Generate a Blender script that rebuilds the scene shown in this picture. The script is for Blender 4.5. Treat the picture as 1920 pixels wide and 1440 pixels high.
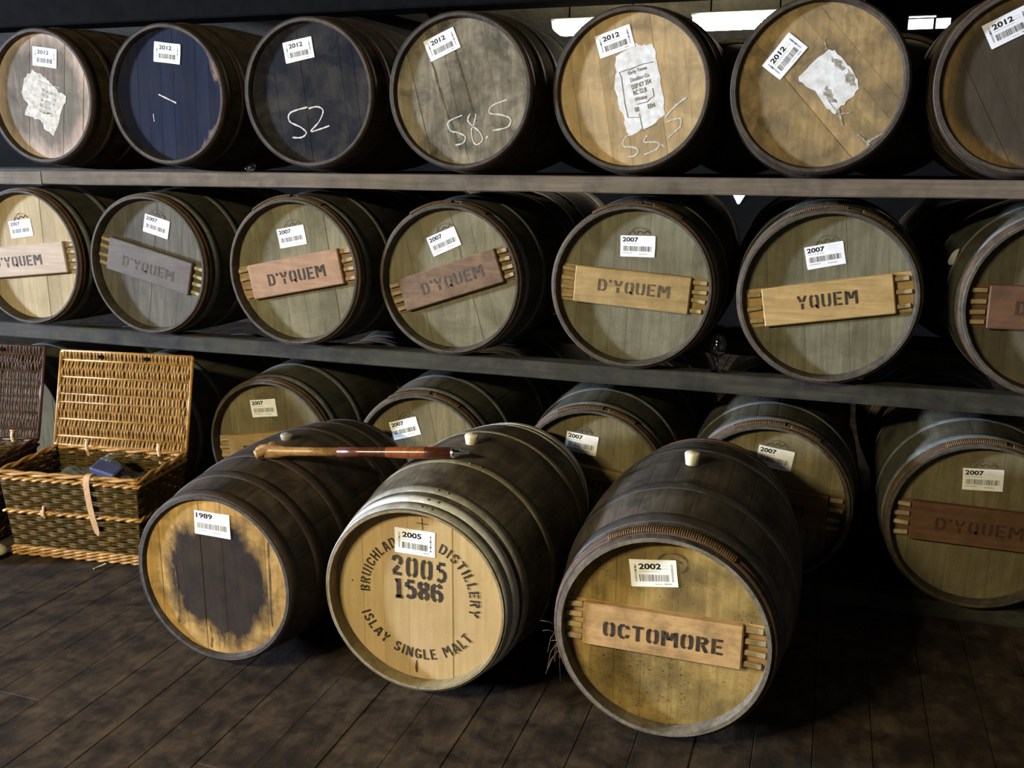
import bpy, math, random
from mathutils import Matrix, Vector

# ------------------------------------------------------------------ clear
for o in list(bpy.data.objects):
    bpy.data.objects.remove(o, do_unlink=True)
S = bpy.context.scene
COL = S.collection
R = math.radians
rnd = random.Random(7)

# ------------------------------------------------------------------ camera
cam = bpy.data.cameras.new('camera'); cam.sensor_width = 36.0
cam.lens = 1777.43 / 1920 * 36.0; cam.clip_start = 0.02; cam.clip_end = 60
CAM = bpy.data.objects.new('camera', cam); COL.objects.link(CAM)
PITCH, YAW, ROLL = R(-13.2147), R(18.3582), R(0.3336)
fw = Vector((-math.sin(YAW) * math.cos(PITCH), math.cos(YAW) * math.cos(PITCH), math.sin(PITCH)))
rt = Vector((math.cos(YAW), math.sin(YAW), 0)); up = rt.cross(fw)
r2 = rt * math.cos(ROLL) + up * math.sin(ROLL); u2 = up * math.cos(ROLL) - rt * math.sin(ROLL)
mw = Matrix((r2, u2, -fw)).transposed().to_4x4(); mw.translation = (0, -3.2789, 1.5363)
CAM.matrix_world = mw
S.camera = CAM

# ------------------------------------------------------------------ world, light, exposure
W = bpy.data.worlds.new('world'); S.world = W; W.use_nodes = True
W.node_tree.nodes['Background'].inputs[0].default_value = (0.30, 0.36, 0.45, 1)
W.node_tree.nodes['Background'].inputs[1].default_value = 0.5
S.view_settings.view_transform = 'Standard'; S.view_settings.look = 'None'
S.view_settings.gamma = 1.0; S.view_settings.use_curve_mapping = False
S.view_settings.exposure = 0.0

def area(name, loc, target, sx, sy, power, color):
    l = bpy.data.lights.new(name, 'AREA'); l.shape = 'RECTANGLE'; l.size = sx; l.size_y = sy
    l.energy = power; l.color = color
    o = bpy.data.objects.new(name, l); COL.objects.link(o); o.location = loc
    o.rotation_euler = (Vector(target) - Vector(loc)).to_track_quat('-Z', 'Y').to_euler()
    return o
# daylight coming in through the window of the left gable wall
area('window_daylight', (-19.9, -6.3, 2.25), (-1.0, -0.5, 1.1), 1.3, 1.3, 11500, (0.64, 0.76, 1.0))
LAMP_FRONT = 235.0      # power of the fluorescent fitting in the front aisle
LAMP_BACK = 70.0       # emission of the fittings behind the stacks

# ------------------------------------------------------------------ material helpers
def lin(c):
    f = lambda v: v / 12.92 if v <= 0.04045 else ((v + 0.055) / 1.055) ** 2.4
    return tuple(f(x / 255.0) for x in c) + (1.0,)

class NT:
    def __init__(s, name):
        s.m = bpy.data.materials.new(name); s.m.use_nodes = True
        s.t = s.m.node_tree; s.b = s.t.nodes['Principled BSDF']
        s.tc = None
    def n(s, typ, **kw):
        x = s.t.nodes.new(typ)
        for k, v in kw.items(): setattr(x, k, v)
        return x
    def l(s, a, b): s.t.links.new(a, b)
    def coord(s):
        if not s.tc: s.tc = s.n('ShaderNodeTexCoord')
        return s.tc.outputs['Object']
    def mapping(s, scale=(1, 1, 1), rot=(0, 0, 0), src=None, locrand=0.0):
        m = s.n('ShaderNodeMapping'); m.inputs['Scale'].default_value = scale; m.inputs['Rotation'].default_value = rot
        s.l(src or s.coord(), m.inputs['Vector'])
        if locrand:
            oi = s.n('ShaderNodeObjectInfo'); v = s.n('ShaderNodeVectorMath', operation='SCALE')
            v.inputs[0].default_value = (locrand, locrand * 1.7, locrand * 0.6); s.l(oi.outputs['Random'], v.inputs['Scale'])
            s.l(v.outputs[0], m.inputs['Location'])
        return m.outputs[0]
    def noise(s, vec, scale, detail=4, rough=0.55, dist=0.0):
        x = s.n('ShaderNodeTexNoise'); x.inputs['Scale'].default_value = scale; x.inputs['Detail'].default_value = detail
        x.inputs['Roughness'].default_value = rough; x.inputs['Distortion'].default_value = dist
        s.l(vec, x.inputs['Vector']); return x.outputs['Fac']
    def ramp(s, fac, stops):
        x = s.n('ShaderNodeValToRGB'); e = x.color_ramp.elements
        while len(e) < len(stops): e.new(0.5)
        for i, (p, c) in enumerate(stops):
            e[i].position = p; e[i].color = c if len(c) == 4 else tuple(c) + (1,)
        s.l(fac, x.inputs[0]); return x.outputs[0]
    def mix(s, fac, a, b, mode='MIX'):
        x = s.n('ShaderNodeMix', data_type='RGBA', blend_type=mode)
        for sock, v in ((x.inputs[0], fac), (x.inputs[6], a), (x.inputs[7], b)):
            if hasattr(v, 'is_linked'): s.l(v, sock)
            else: sock.default_value = v
        return x.outputs[2]
    def math(s, op, a, b=None, clamp=False):
        x = s.n('ShaderNodeMath', operation=op, use_clamp=clamp)
        for i, v in enumerate((a, b)):
            if v is None: continue
            if hasattr(v, 'is_linked'): s.l(v, x.inputs[i])
            else: x.inputs[i].default_value = v
        return x.outputs[0]
    def bump(s, h, strength=0.3, dist=0.002):
        b = s.n('ShaderNodeBump'); b.inputs['Strength'].default_value = strength; b.inputs['Distance'].default_value = dist
        s.l(h, b.inputs['Height']); s.l(b.outputs[0], s.b.inputs['Normal'])
    def out(s, col, rough=0.7, metal=0.0, spec=0.3):
        if hasattr(col, 'is_linked'): s.l(col, s.b.inputs['Base Color'])
        else: s.b.inputs['Base Color'].default_value = col
        if hasattr(rough, 'is_linked'): s.l(rough, s.b.inputs['Roughness'])
        else: s.b.inputs['Roughness'].default_value = rough
        s.b.inputs['Metallic'].default_value = metal
        s.b.inputs['Specular IOR Level'].default_value = spec
        return s.m

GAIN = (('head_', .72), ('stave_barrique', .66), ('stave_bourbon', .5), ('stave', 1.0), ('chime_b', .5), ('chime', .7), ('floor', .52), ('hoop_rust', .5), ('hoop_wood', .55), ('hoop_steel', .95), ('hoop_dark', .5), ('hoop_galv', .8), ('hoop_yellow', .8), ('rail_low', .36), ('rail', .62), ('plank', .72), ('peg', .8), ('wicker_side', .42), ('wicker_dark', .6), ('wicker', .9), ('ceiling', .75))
def wood(name, a, b, dirt=(40, 36, 30), dirt_amt=0.5, grain=(1, 1, 1), gscale=60, mott=9, rand=0.35, rough=0.75, bump=0.35, rot=(0, 0, 0), spec=0.25, mottc=None):
    """weathered timber: fine grain between colours a and b, blotches of dirt, shade per piece"""
    n = NT(name)
    gain = next((g_ for p_, g_ in GAIN if name.startswith(p_)), 1.0)
    pos = n.n('ShaderNodeNewGeometry').outputs['Position']
    v = n.mapping(grain, rot, pos, locrand=13.0)
    g = n.noise(v, gscale, 5, 0.6)
    col = n.ramp(g, [(0.3, lin(b)), (0.7, lin(a))])
    v2 = n.mapping((1, 1, 1), rot, pos)
    m = n.noise(v2, mott, 6, 0.65, 0.4)
    mf = n.math('MULTIPLY', n.ramp(m, [(0.42, (0, 0, 0)), (0.66, (1, 1, 1))]), dirt_amt)
    col = n.mix(mf, col, lin(dirt))
    if mottc:
        m2 = n.noise(n.mapping((1, 1, 1), (0.4, 0.9, 0.2), pos), mott * 0.6, 4, 0.6)
        col = n.mix(n.math('MULTIPLY', n.ramp(m2, [(0.45, (0, 0, 0)), (0.65, (1, 1, 1))]), mottc[1]), col, lin(mottc[0]))
    oi = n.n('ShaderNodeObjectInfo')
    k = n.math('ADD', n.math('MULTIPLY', oi.outputs['Random'], rand * gain), (1 - rand / 2) * gain)
    hs = n.n('ShaderNodeHueSaturation'); n.l(k, hs.inputs['Value']); n.l(col, hs.inputs['Color'])
    n.bump(n.math('ADD', g, m), bump, 0.0015)
    return n.out(hs.outputs[0], rough, 0, spec), n, hs

def flat(name, c, rough=0.7, metal=0.0, spec=0.3, noise=0.0, scale=40, c2=None):
    n = NT(name); col = lin(c)
    if c2:
        col = n.ramp(n.noise(n.coord(), scale, 5, 0.6), [(0.35, lin(c)), (0.65, lin(c2))])
    return n.out(col, rough, metal, spec)

M = {}
# head timber: planks of the barrel heads (grain runs along local Z unless turned)
def head(name, a, b, dirt, amt, ang=0.0, mott=8, specks=0.0, mottc=None, ring=None, rand=0.28, gs=55, wobble=.17):
    # ang: turn of the boards in degrees; ring: (colour, inner radius, outer radius, cu, cv, invert) a stain of its own shape
    m, n, hs = wood(name, a, b, dirt, amt, (1, 1, 0.08), gs, mott, rand, 0.78, 0.35, (0, R(ang), 0), 0.07, mottc)
    col = hs.outputs[0]
    if ring:
        c, r0, r1, cu, cv, inv = ring
        sp = n.n('ShaderNodeSeparateXYZ'); n.l(n.coord(), sp.inputs[0])
        du = n.math('SUBTRACT', sp.outputs[0], cu); dv = n.math('SUBTRACT', sp.outputs[2], cv)
        rad = n.math('SQRT', n.math('ADD', n.math('MULTIPLY', du, du), n.math('MULTIPLY', dv, dv)))
        wob = n.math('MULTIPLY', n.math('SUBTRACT', n.noise(n.mapping((1, 1, 0.6)), 9, 7, 0.68, 0.5), 0.5), wobble)
        rr = n.math('ADD', rad, wob)
        mr = n.n('ShaderNodeMapRange'); n.l(rr, mr.inputs[0]); mr.inputs[1].default_value = r0; mr.inputs[2].default_value = r1
        mr.inputs[3].default_value = 0.0 if inv else 1.0; mr.inputs[4].default_value = 1.0 if inv else 0.0
        ink = n.mix(n.noise(n.mapping((1, 1, 0.3)), 30, 5, 0.6), lin(c), lin(tuple(min(255, int(x * 1.7 + 8)) for x in c)))
        col = n.mix(n.math('MULTIPLY', mr.outputs[0], 0.94), col, ink)
    if specks:
        vo = n.noise(n.coord(), 150, 2, 0.5)
        big = n.noise(n.coord(), 7, 3, 0.5)
        thr = n.math('MULTIPLY', n.ramp(vo, [(0.63, (0, 0, 0)), (0.70, (1, 1, 1))]), n.ramp(big, [(0.35, (0.2, 0.2, 0.2)), (0.7, (1, 1, 1))]))
        col = n.mix(n.math('MULTIPLY', thr, specks), col, lin((30, 26, 16)))
    n.l(col, n.b.inputs['Base Color'])
    return m

# ------------------------------------------------------------------ mesh builder
class MB:
    def __init__(s): s.v = []; s.f = []; s.mi = []; s.sm = []
    def add(s, vs, fs, mi=0, sm=False):
        o = len(s.v); s.v += [tuple(p) for p in vs]
        for f in fs: s.f.append(tuple(i + o for i in f)); s.mi.append(mi); s.sm.append(sm)
    def box(s, c, h, mi=0, rot=None, bev=0.0):
        if bev <= 0:
            vs = [Vector((x * h[0], y * h[1], z * h[2])) for x in (-1, 1) for y in (-1, 1) for z in (-1, 1)]
            fs = [(0, 1, 3, 2), (4, 6, 7, 5), (0, 4, 5, 1), (2, 3, 7, 6), (0, 2, 6, 4), (1, 5, 7, 3)]
        else:
            b = bev; vs = []; idx = {}
            for x in (-1, 1):
                for y in (-1, 1):
                    for z in (-1, 1):
                        for ax in range(3):
                            p = [x * (h[0] - b), y * (h[1] - b), z * (h[2] - b)]
                            p[ax] = (x, y, z)[ax] * h[ax]; idx[(x, y, z, ax)] = len(vs); vs.append(Vector(p))
            fs = []
            for ax in range(3):
                o1, o2 = [k for k in range(3) if k != ax]
                for sg in (-1, 1):
                    q = []
                    for (p1, p2) in ((-1, -1), (1, -1), (1, 1), (-1, 1)):
                        k = [0, 0, 0]; k[ax] = sg; k[o1] = p1; k[o2] = p2; q.append(idx[(*k, ax)])
                    flip = (sg < 0) != (ax == 1)
                    fs.append(tuple(reversed(q)) if flip else tuple(q))
            for ax in range(3):
                o1, o2 = [k for k in range(3) if k != ax]
                for p1 in (-1, 1):
                    for p2 in (-1, 1):
                        q = []
                        for e, a_ in ((-1, o1), (1, o1), (1, o2), (-1, o2)):
                            k = [0, 0, 0]; k[ax] = e; k[o1] = p1; k[o2] = p2; q.append(idx[(*k, a_)])
                        fs.append(tuple(q))
            for x in (-1, 1):
                for y in (-1, 1):
                    for z in (-1, 1): fs.append(tuple(idx[(x, y, z, a_)] for a_ in range(3)))
        if rot is not None: vs = [rot @ p for p in vs]
        s.add([p + Vector(c) for p in vs], fs, mi)
    def tube(s, path, rad, k=6, mi=0, closed=False, caps=True, sm=True, flat=1.0, upv=None):
        P = [Vector(p) for p in path]; n = len(P); vs = []; fs = []
        rr = rad if hasattr(rad, '__len__') else [rad] * n
        nrm = None
        for i in range(n):
            a = P[(i - 1) % n] if (closed or i > 0) else P[i]; b = P[(i + 1) % n] if (closed or i < n - 1) else P[i]
            t = (b - a).normalized()
            if upv is not None: nrm = Vector(upv)
            if nrm is None: nrm = Vector((0, 0, 1)) if abs(t.z) < 0.9 else Vector((1, 0, 0))
            nrm = (nrm - t * nrm.dot(t)).normalized(); bn = t.cross(nrm)
            for j in range(k):
                an = 2 * math.pi * j / k
                vs.append(P[i] + nrm * math.cos(an) * rr[i] * flat + bn * math.sin(an) * rr[i])
        m = n if closed else n - 1
        for i in range(m):
            for j in range(k):
                a = i * k + j; b = i * k + (j + 1) % k; c = ((i + 1) % n) * k + (j + 1) % k; d = ((i + 1) % n) * k + j
                fs.append((a, b, c, d))
        if caps and not closed:
            fs.append(tuple(reversed(range(k)))); fs.append(tuple((n - 1) * k + j for j in range(k)))
        s.add(vs, fs, mi, sm)
    def lathe(s, prof, k=32, mi=0, axis='Z', sm=True, c=(0, 0, 0)):
        vs = []; fs = []; n = len(prof)
        for (r, z) in prof:
            for j in range(k):
                a = 2 * math.pi * j / k; x, y = r * math.cos(a), r * math.sin(a)
                p = (x, y, z) if axis == 'Z' else ((x, z, y) if axis == 'Y' else (z, x, y))
                vs.append((p[0] + c[0], p[1] + c[1], p[2] + c[2]))
        for i in range(n - 1):
            for j in range(k):
                q = (i * k + j, i * k + (j + 1) % k, (i + 1) * k + (j + 1) % k, (i + 1) * k + j)
                fs.append(q if axis != 'Y' else tuple(reversed(q)))
        s.add(vs, fs, mi, sm)
    def poly(s, pts, y, mi=0):          # flat polygon in the head plane (u right, v up), facing -Y
        s.add([(p[0], y, p[1]) for p in pts], [tuple(range(len(pts)))], mi)
    def ribbon(s, pts, w, y, mi=0, tf=None):   # flat stroke in the head plane
        P = [Vector(p) for p in pts]; n = len(P); L = []; Q = []
        for i in range(n):
            a = P[max(i - 1, 0)]; b = P[min(i + 1, n - 1)]; t = (b - a)
            if t.length < 1e-9: t = Vector((1, 0))
            t.normalize(); nn = Vector((-t.y, t.x)); k = 1.0
            if 0 < i < n - 1:
                t1 = (P[i] - P[i - 1]).normalized(); k = 1 / max(0.6, abs(nn.dot(Vector((-t1.y, t1.x)))))
            ww = (w[i] if hasattr(w, '__len__') else w) * 0.5 * k
            L.append(P[i] + nn * ww); Q.append(P[i] - nn * ww)
        for i in range(n - 1):
            q = [Q[i], Q[i + 1], L[i + 1], L[i]]
            if tf: q = [tf(p) for p in q]
            s.poly(q, y, mi)
    def mesh(s, name, mats):
        me = bpy.data.meshes.new(name); me.from_pydata(s.v, [], s.f)
        for m in (mats if isinstance(mats, (list, tuple)) else [mats]): me.materials.append(m)
        me.polygons.foreach_set('material_index', s.mi); me.polygons.foreach_set('use_smooth', s.sm)
        me.update(); return me

def obj(name, me, parent=None, loc=(0, 0, 0), rot=(0, 0, 0)):
    o = bpy.data.objects.new(name, me); COL.objects.link(o)
    o.location = loc; o.rotation_euler = rot
    if parent: o.parent = parent
    return o
def tag(o, label, cat, group=None):
    o['label'] = label; o['category'] = cat
    if group: o['group'] = group
    return o
def struct(o, label, cat):
    o['kind'] = 'structure'; o['label'] = label; o['category'] = cat; return o
def smooth_path(pts, n=6):
    P = [Vector(p) for p in pts]; out = []
    for i in range(len(P) - 1):
        p0 = P[max(i - 1, 0)]; p1 = P[i]; p2 = P[i + 1]; p3 = P[min(i + 2, len(P) - 1)]
        for k in range(n):
            t = k / n
            out.append(0.5 * ((2 * p1) + (p2 - p0) * t + (2 * p0 - 5 * p1 + 4 * p2 - p3) * t * t + (3 * p1 - p0 - 3 * p2 + p3) * t ** 3))
    out.append(P[-1]); return out

# ------------------------------------------------------------------ lettering
_tx = {}
def text_polys(txt, bold=0.0):
    k = (txt, bold)
    if k in _tx: return _tx[k]
    cu = bpy.data.curves.new('t', 'FONT'); cu.body = txt; cu.size = 1.0; cu.offset = bold; cu.resolution_u = 3
    ob = bpy.data.objects.new('t', cu); COL.objects.link(ob)
    dg = bpy.context.evaluated_depsgraph_get(); me = bpy.data.meshes.new_from_object(ob.evaluated_get(dg))
    V = [(v.co.x, v.co.y) for v in me.vertices]; F = [tuple(p.vertices) for p in me.polygons]
    bpy.data.objects.remove(ob); bpy.data.curves.remove(cu); bpy.data.meshes.remove(me)
    x0 = min(v[0] for v in V); x1 = max(v[0] for v in V); y0 = min(v[1] for v in V); y1 = max(v[1] for v in V)
    _tx[k] = ([((x - x0) / (x1 - x0), (y - y0) / (y1 - y0)) for x, y in V], F); return _tx[k]
def put_text(mb, txt, x, y, w, h, yy, mi=0, bold=0.0, tf=None):
    V, F = text_polys(txt, bold)
    q = [(x + a * w, y + b * h) for a, b in V]
    if tf: q = [tf(p) for p in q]
    vs = [(p[0], yy, p[1]) for p in q]; fs = []
    for f in F:
        a, b, c = (Vector(q[f[i]]) for i in range(3))
        fs.append(f if (b - a).cross(c - a) > 0 else tuple(reversed(f)))
    mb.add(vs, fs, mi)

OL = [(.20, .925), (.12, .88), (.075, .75), (.075, .25), (.12, .12), (.20, .075)]
mir = lambda pts, w: [(w - x, y) for x, y in pts]
GL = {   # stencil alphabet: width and centre lines of the strokes
 'O': (.52, [OL, mir(OL, .52)]), '0': (.52, [OL, mir(OL, .52)]),
 'D': (.52, [[(.075, 0), (.075, 1)], [(.20, .925), (.36, .90), (.445, .74), (.445, .26), (.36, .10), (.20, .075)]]),
 "'": (.13, [[(.065, 1), (.065, .76)]]),
 'Y': (.54, [[(.06, 1), (.21, .55)], [(.48, 1), (.33, .55)], [(.27, .44), (.27, 0)]]),
 'Q': (.52, [OL, mir(OL, .52), [(.30, .24), (.48, -.04)]]),
 'U': (.52, [[(.075, 1), (.075, .25), (.12, .12), (.20, .075)], [(.445, 1), (.445, .25), (.40, .12), (.32, .075)]]),
 'E': (.48, [[(.075, 0), (.075, 1)], [(.20, .925), (.47, .925)], [(.20, .5), (.41, .5)], [(.20, .075), (.47, .075)]]),
 'M': (.70, [[(.075, 0), (.075, 1)], [(.625, 0), (.625, 1)], [(.19, .93), (.31, .42)], [(.51, .93), (.39, .42)]]),
 'C': (.50, [[(.30, .925), (.17, .90), (.085, .75), (.075, .5), (.085, .25), (.17, .10), (.30, .075)], [(.36, .90), (.43, .80), (.44, .68)], [(.36, .10), (.43, .20), (.44, .32)]]),
 'T': (.50, [[(.0, .925), (.50, .925)], [(.25, .85), (.25, 0)]]),
 'R': (.52, [[(.075, 0), (.075, 1)], [(.20, .925), (.37, .90), (.44, .75), (.37, .59), (.20, .55)], [(.27, .46), (.45, 0)]]),
 'B': (.50, [[(.075, 0), (.075, 1)], [(.20, .925), (.36, .90), (.41, .75), (.34, .58), (.20, .54)], [(.24, .46), (.37, .42), (.43, .26), (.36, .10), (.20, .075)]]),
 'I': (.15, [[(.075, 0), (.075, 1)]]),
 'H': (.52, [[(.075, 0), (.075, 1)], [(.445, 0), (.445, 1)], [(.16, .5), (.36, .5)]]),
 'L': (.44, [[(.075, 0), (.075, 1)], [(.20, .075), (.43, .075)]]),
 'A': (.54, [[(.06, 0), (.22, .96)], [(.48, 0), (.32, .96)], [(.21, .30), (.34, .30)]]),
 'S': (.50, [[(.43, .76), (.35, .90), (.25, .925), (.12, .87), (.085, .74), (.14, .60), (.23, .54)], [(.28, .47), (.39, .39), (.42, .25), (.36, .12), (.25, .075), (.13, .10), (.07, .24)]]),
 'N': (.56, [[(.075, 0), (.075, 1)], [(.485, 0), (.485, 1)], [(.18, .86), (.38, .14)]]),
 'G': (.52, [[(.30, .925), (.17, .90), (.085, .75), (.075, .5), (.085, .25), (.17, .10), (.30, .075)], [(.36, .90), (.43, .80), (.44, .70)], [(.30, .42), (.44, .42), (.44, .06)]]),
 '2': (.52, [[(.08, .70), (.13, .87), (.26, .925), (.39, .86), (.43, .70), (.37, .54)], [(.33, .47), (.09, .14)], [(.07, .075), (.47, .075)]]),
 '5': (.50, [[(.43, .925), (.13, .925)], [(.12, .86), (.11, .60)], [(.14, .57), (.28, .60), (.40, .50), (.43, .32), (.37, .14), (.25, .075), (.08, .15)]]),
 '1': (.40, [[(.20, 1), (.20, 0)], [(.07, .86), (.14, .90)], [(.05, .03), (.35, .03)]]),
 '8': (.52, [[(.22, .925), (.11, .85), (.10, .66), (.20, .55), (.34, .45), (.43, .30), (.38, .13), (.30, .075)], [(.30, .925), (.41, .85), (.42, .66), (.34, .57)], [(.18, .45), (.09, .30), (.13, .13), (.22, .075)]]),
 '6': (.52, [[(.22, .925), (.11, .80), (.075, .5), (.085, .25), (.14, .11), (.22, .075)], [(.30, .925), (.40, .86), (.43, .74)], [(.18, .52), (.30, .56), (.41, .46), (.44, .28), (.38, .12), (.30, .075)]]),
}
def stencil_width(txt, gap=.14): return sum((GL[c][0] if c != ' ' else .30) + gap for c in txt) - gap
def stencil(mb, txt, origin, ang, length, cap, y, sw=.15, gap=.14, mi=0, jit=0.0):
    """a line of stencil capitals from the left end of its baseline"""
    k = length / stencil_width(txt, gap); x = 0.0; ca, sa = math.cos(R(ang)), math.sin(R(ang))
    for ch in txt:
        if ch == ' ': x += .30 + gap; continue
        w, st = GL[ch]; dy = rnd.uniform(-jit, jit)
        for ln in st:
            tf = lambda p, x=x, dy=dy: (origin[0] + ca * (x + p[0]) * k - sa * (p[1] + dy) * cap, origin[1] + sa * (x + p[0]) * k + ca * (p[1] + dy) * cap)
            mb.ribbon(ln, sw, y, mi, tf)
        x += w + gap
def stencil_arc(mb, txt, rad, a0, a1, cap, y, inward=False, sw=.15, gap=.18, c=(0, 0)):
    """capitals round a circle; a0 to a1 are the angles (degrees, from +u) of the text's start and end"""
    tw = stencil_width(txt, gap); x = 0.0
    for ch in txt:
        if ch == ' ': x += .30 + gap; continue
        w, st = GL[ch]
        for ln in st:
            def tf(p, x=x):
                a = R(a0 + (a1 - a0) * (x + p[0]) / tw)
                r = rad + (p[1] * cap if not inward else -p[1] * cap)
                return (c[0] + r * math.cos(a), c[1] + r * math.sin(a))
            mb.ribbon(ln, sw, y, 0, tf)
        x += w + gap

# ------------------------------------------------------------------ materials
M['stave_bourbon'] = wood('stave_bourbon', (118, 100, 70), (82, 66, 44), (34, 28, 22), 0.85, (1, .06, 1), 60, 7, .35, .75, .4, mottc=((58, 50, 40), .6))[0]
M['stave_barrique'] = wood('stave_barrique', (104, 98, 78), (76, 72, 56), (40, 38, 30), 0.75, (1, .06, 1), 50, 5, .22, .72, .3, mottc=((74, 78, 72), .5))[0]
M['stave_dark'] = wood('stave_dark', (86, 74, 58), (60, 50, 40), (22, 20, 19), 0.95, (1, .06, 1), 60, 8, .22, .7, .5, mottc=((40, 36, 36), .7), spec=.2)[0]
M['stave_grey'] = wood('stave_grey', (106, 98, 82), (78, 70, 56), (34, 28, 22), 0.92, (1, .06, 1), 60, 7, .2, .7, .5, mottc=((58, 48, 38), .7), spec=.2)[0]
M['stave_octo'] = wood('stave_octo', (86, 78, 66), (58, 50, 42), (20, 19, 20), 0.95, (1, .06, 1), 60, 6, .2, .7, .5, mottc=((46, 42, 38), .7), spec=.2)[0]
M['hoop_rust'] = wood('hoop_rust', (92, 70, 54), (70, 54, 42), (44, 36, 32), .7, (1, 1, 1), 40, 14, .25, .62, .4, spec=.4)[0]
M['hoop_steel'] = wood('hoop_steel', (118, 120, 114), (92, 94, 90), (66, 66, 60), .6, (1, 1, 1), 40, 10, .15, .5, .25, spec=.5)[0]
M['hoop_galv'] = wood('hoop_galv', (190, 186, 172), (150, 146, 132), (96, 92, 78), .55, (1, 1, 1), 60, 14, .1, .5, .3, spec=.5)[0]
M['hoop_white'] = wood('hoop_white', (226, 224, 218), (196, 194, 186), (128, 122, 108), .45, (1, 1, 1), 60, 12, .05, .5, .25, spec=.5)[0]
M['hoop_yellow'] = wood('hoop_yellow', (150, 142, 112), (122, 114, 88), (76, 68, 52), .6, (1, 1, 1), 60, 12, .1, .55, .3, spec=.4)[0]
M['hoop_dark'] = wood('hoop_dark', (86, 80, 72), (64, 58, 54), (38, 34, 34), .7, (1, 1, 1), 40, 10, .2, .5, .35, spec=.5)[0]
M['hoop_wood'] = wood('hoop_wood', (128, 96, 70), (92, 68, 52), (56, 46, 40), .75, (.3, 1, .3), 90, 16, .3, .65, .5)[0]
M['osier'] = flat('osier', (122, 96, 66), .7, c2=(84, 64, 44), scale=120)
M['rivet'] = flat('rivet', (110, 106, 98), .5, .4)
M['paper'] = flat('paper', (238, 238, 240), .6, c2=(228, 228, 232), scale=30)
M['paper_warm'] = flat('paper_warm', (240, 238, 230), .6, c2=(230, 227, 218), scale=30)
M['ink'] = flat('ink', (22, 22, 24), .6)
M['ink_grey'] = flat('ink_grey', (150, 150, 156), .6)
M['ink_faint'] = flat('ink_faint', (196, 196, 204), .6)
M['stencil'] = flat('stencil', (34, 28, 22), .8, c2=(66, 54, 40), scale=70)
M['stencil_brown'] = flat('stencil_brown', (66, 52, 36), .8, c2=(98, 80, 56), scale=80)
M['stencil_faint'] = flat('stencil_faint', (58, 52, 48), .8, c2=(88, 78, 70), scale=80)
M['stencil_red'] = flat('stencil_red', (52, 34, 24), .8, c2=(70, 46, 32), scale=80)
M['chalk'] = flat('chalk', (214, 212, 206), .9, c2=(150, 148, 142), scale=260)
M['paint_white'] = flat('paint_white', (226, 226, 228), .8, c2=(196, 192, 184), scale=36)
M['paint_worn'] = flat('paint_worn', (206, 202, 192), .8, c2=(158, 148, 136), scale=42)
M['soot'] = flat('soot', (70, 64, 56), .9, c2=(130, 122, 108), scale=60)
M['smear'] = flat('smear', (112, 104, 88), .9, c2=(178, 172, 160), scale=90)
M['burn'] = flat('burn', (54, 46, 34), .9, c2=(90, 80, 60), scale=90)
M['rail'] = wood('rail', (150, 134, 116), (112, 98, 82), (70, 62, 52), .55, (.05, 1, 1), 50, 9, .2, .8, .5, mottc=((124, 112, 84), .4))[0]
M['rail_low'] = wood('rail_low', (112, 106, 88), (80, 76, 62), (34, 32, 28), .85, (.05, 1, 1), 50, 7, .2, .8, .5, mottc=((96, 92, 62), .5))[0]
M['floor'] = wood('floor', (112, 94, 74), (72, 58, 46), (28, 24, 22), .88, (1, .25, 1), 26, 11, .10, .75, .8, spec=.2, mottc=((44, 36, 32), .75))[0]
M['bung'] = flat('bung', (222, 212, 176), .45, 0, .4, c2=(206, 194, 156), scale=40)
M['bung_grey'] = flat('bung_grey', (150, 142, 124), .5, 0, .4, c2=(124, 116, 100), scale=40)
M['whitewash'] = flat('whitewash', (206, 200, 184), .9, c2=(176, 168, 150), scale=6)
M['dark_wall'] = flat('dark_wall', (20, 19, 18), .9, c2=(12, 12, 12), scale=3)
M['stone_wall'] = flat('stone_wall', (96, 90, 80), .9, c2=(70, 66, 58), scale=4)
M['ceiling'] = wood('ceiling_boards', (120, 118, 106), (96, 94, 84), (62, 60, 54), .5, (1, .1, 1), 20, 3, .1, .9, .2)[0]
M['beam'] = flat('beam', (17, 16, 15), .9, c2=(11, 10, 10), scale=12)
M['beam'].node_tree.nodes['Principled BSDF'].inputs['Specular IOR Level'].default_value = .04
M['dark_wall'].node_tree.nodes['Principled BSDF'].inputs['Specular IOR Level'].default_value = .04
M['chime_f2'] = wood('chime_f2', (168, 152, 116), (140, 124, 92), (104, 92, 66), .6, (1, 1, 1), 50, 14, .12, .75, .4)[0]
M['chime_f3'] = wood('chime_f3', (146, 134, 116), (112, 102, 86), (70, 64, 52), .7, (1, 1, 1), 60, 16, .2, .75, .5)[0]
M['chime_barrique'] = wood('chime_barrique', (120, 108, 90), (90, 80, 66), (58, 52, 42), .7, (1, 1, 1), 50, 14, .15, .75, .4)[0]
M['chime_bourbon'] = wood('chime_bourbon', (112, 100, 86), (84, 74, 64), (52, 46, 42), .7, (1, 1, 1), 50, 14, .15, .75, .4)[0]
M['chime_f1'] = wood('chime_f1', (96, 88, 84), (66, 60, 58), (44, 40, 38), .7, (1, 1, 1), 50, 14, .15, .7, .4)[0]
M['peg'] = wood('peg', (196, 178, 136), (160, 142, 104), (110, 96, 66), .5, (.1, 1, 1), 90, 30, .25, .7, .3)[0]

def plank_mat(name, a, b, dirt, amt, ang):
    return wood(name, a, b, dirt, amt, (.06, 1, 1), 70, 16, .0, .7, .3, (0, R(ang), 0))[0]

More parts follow.
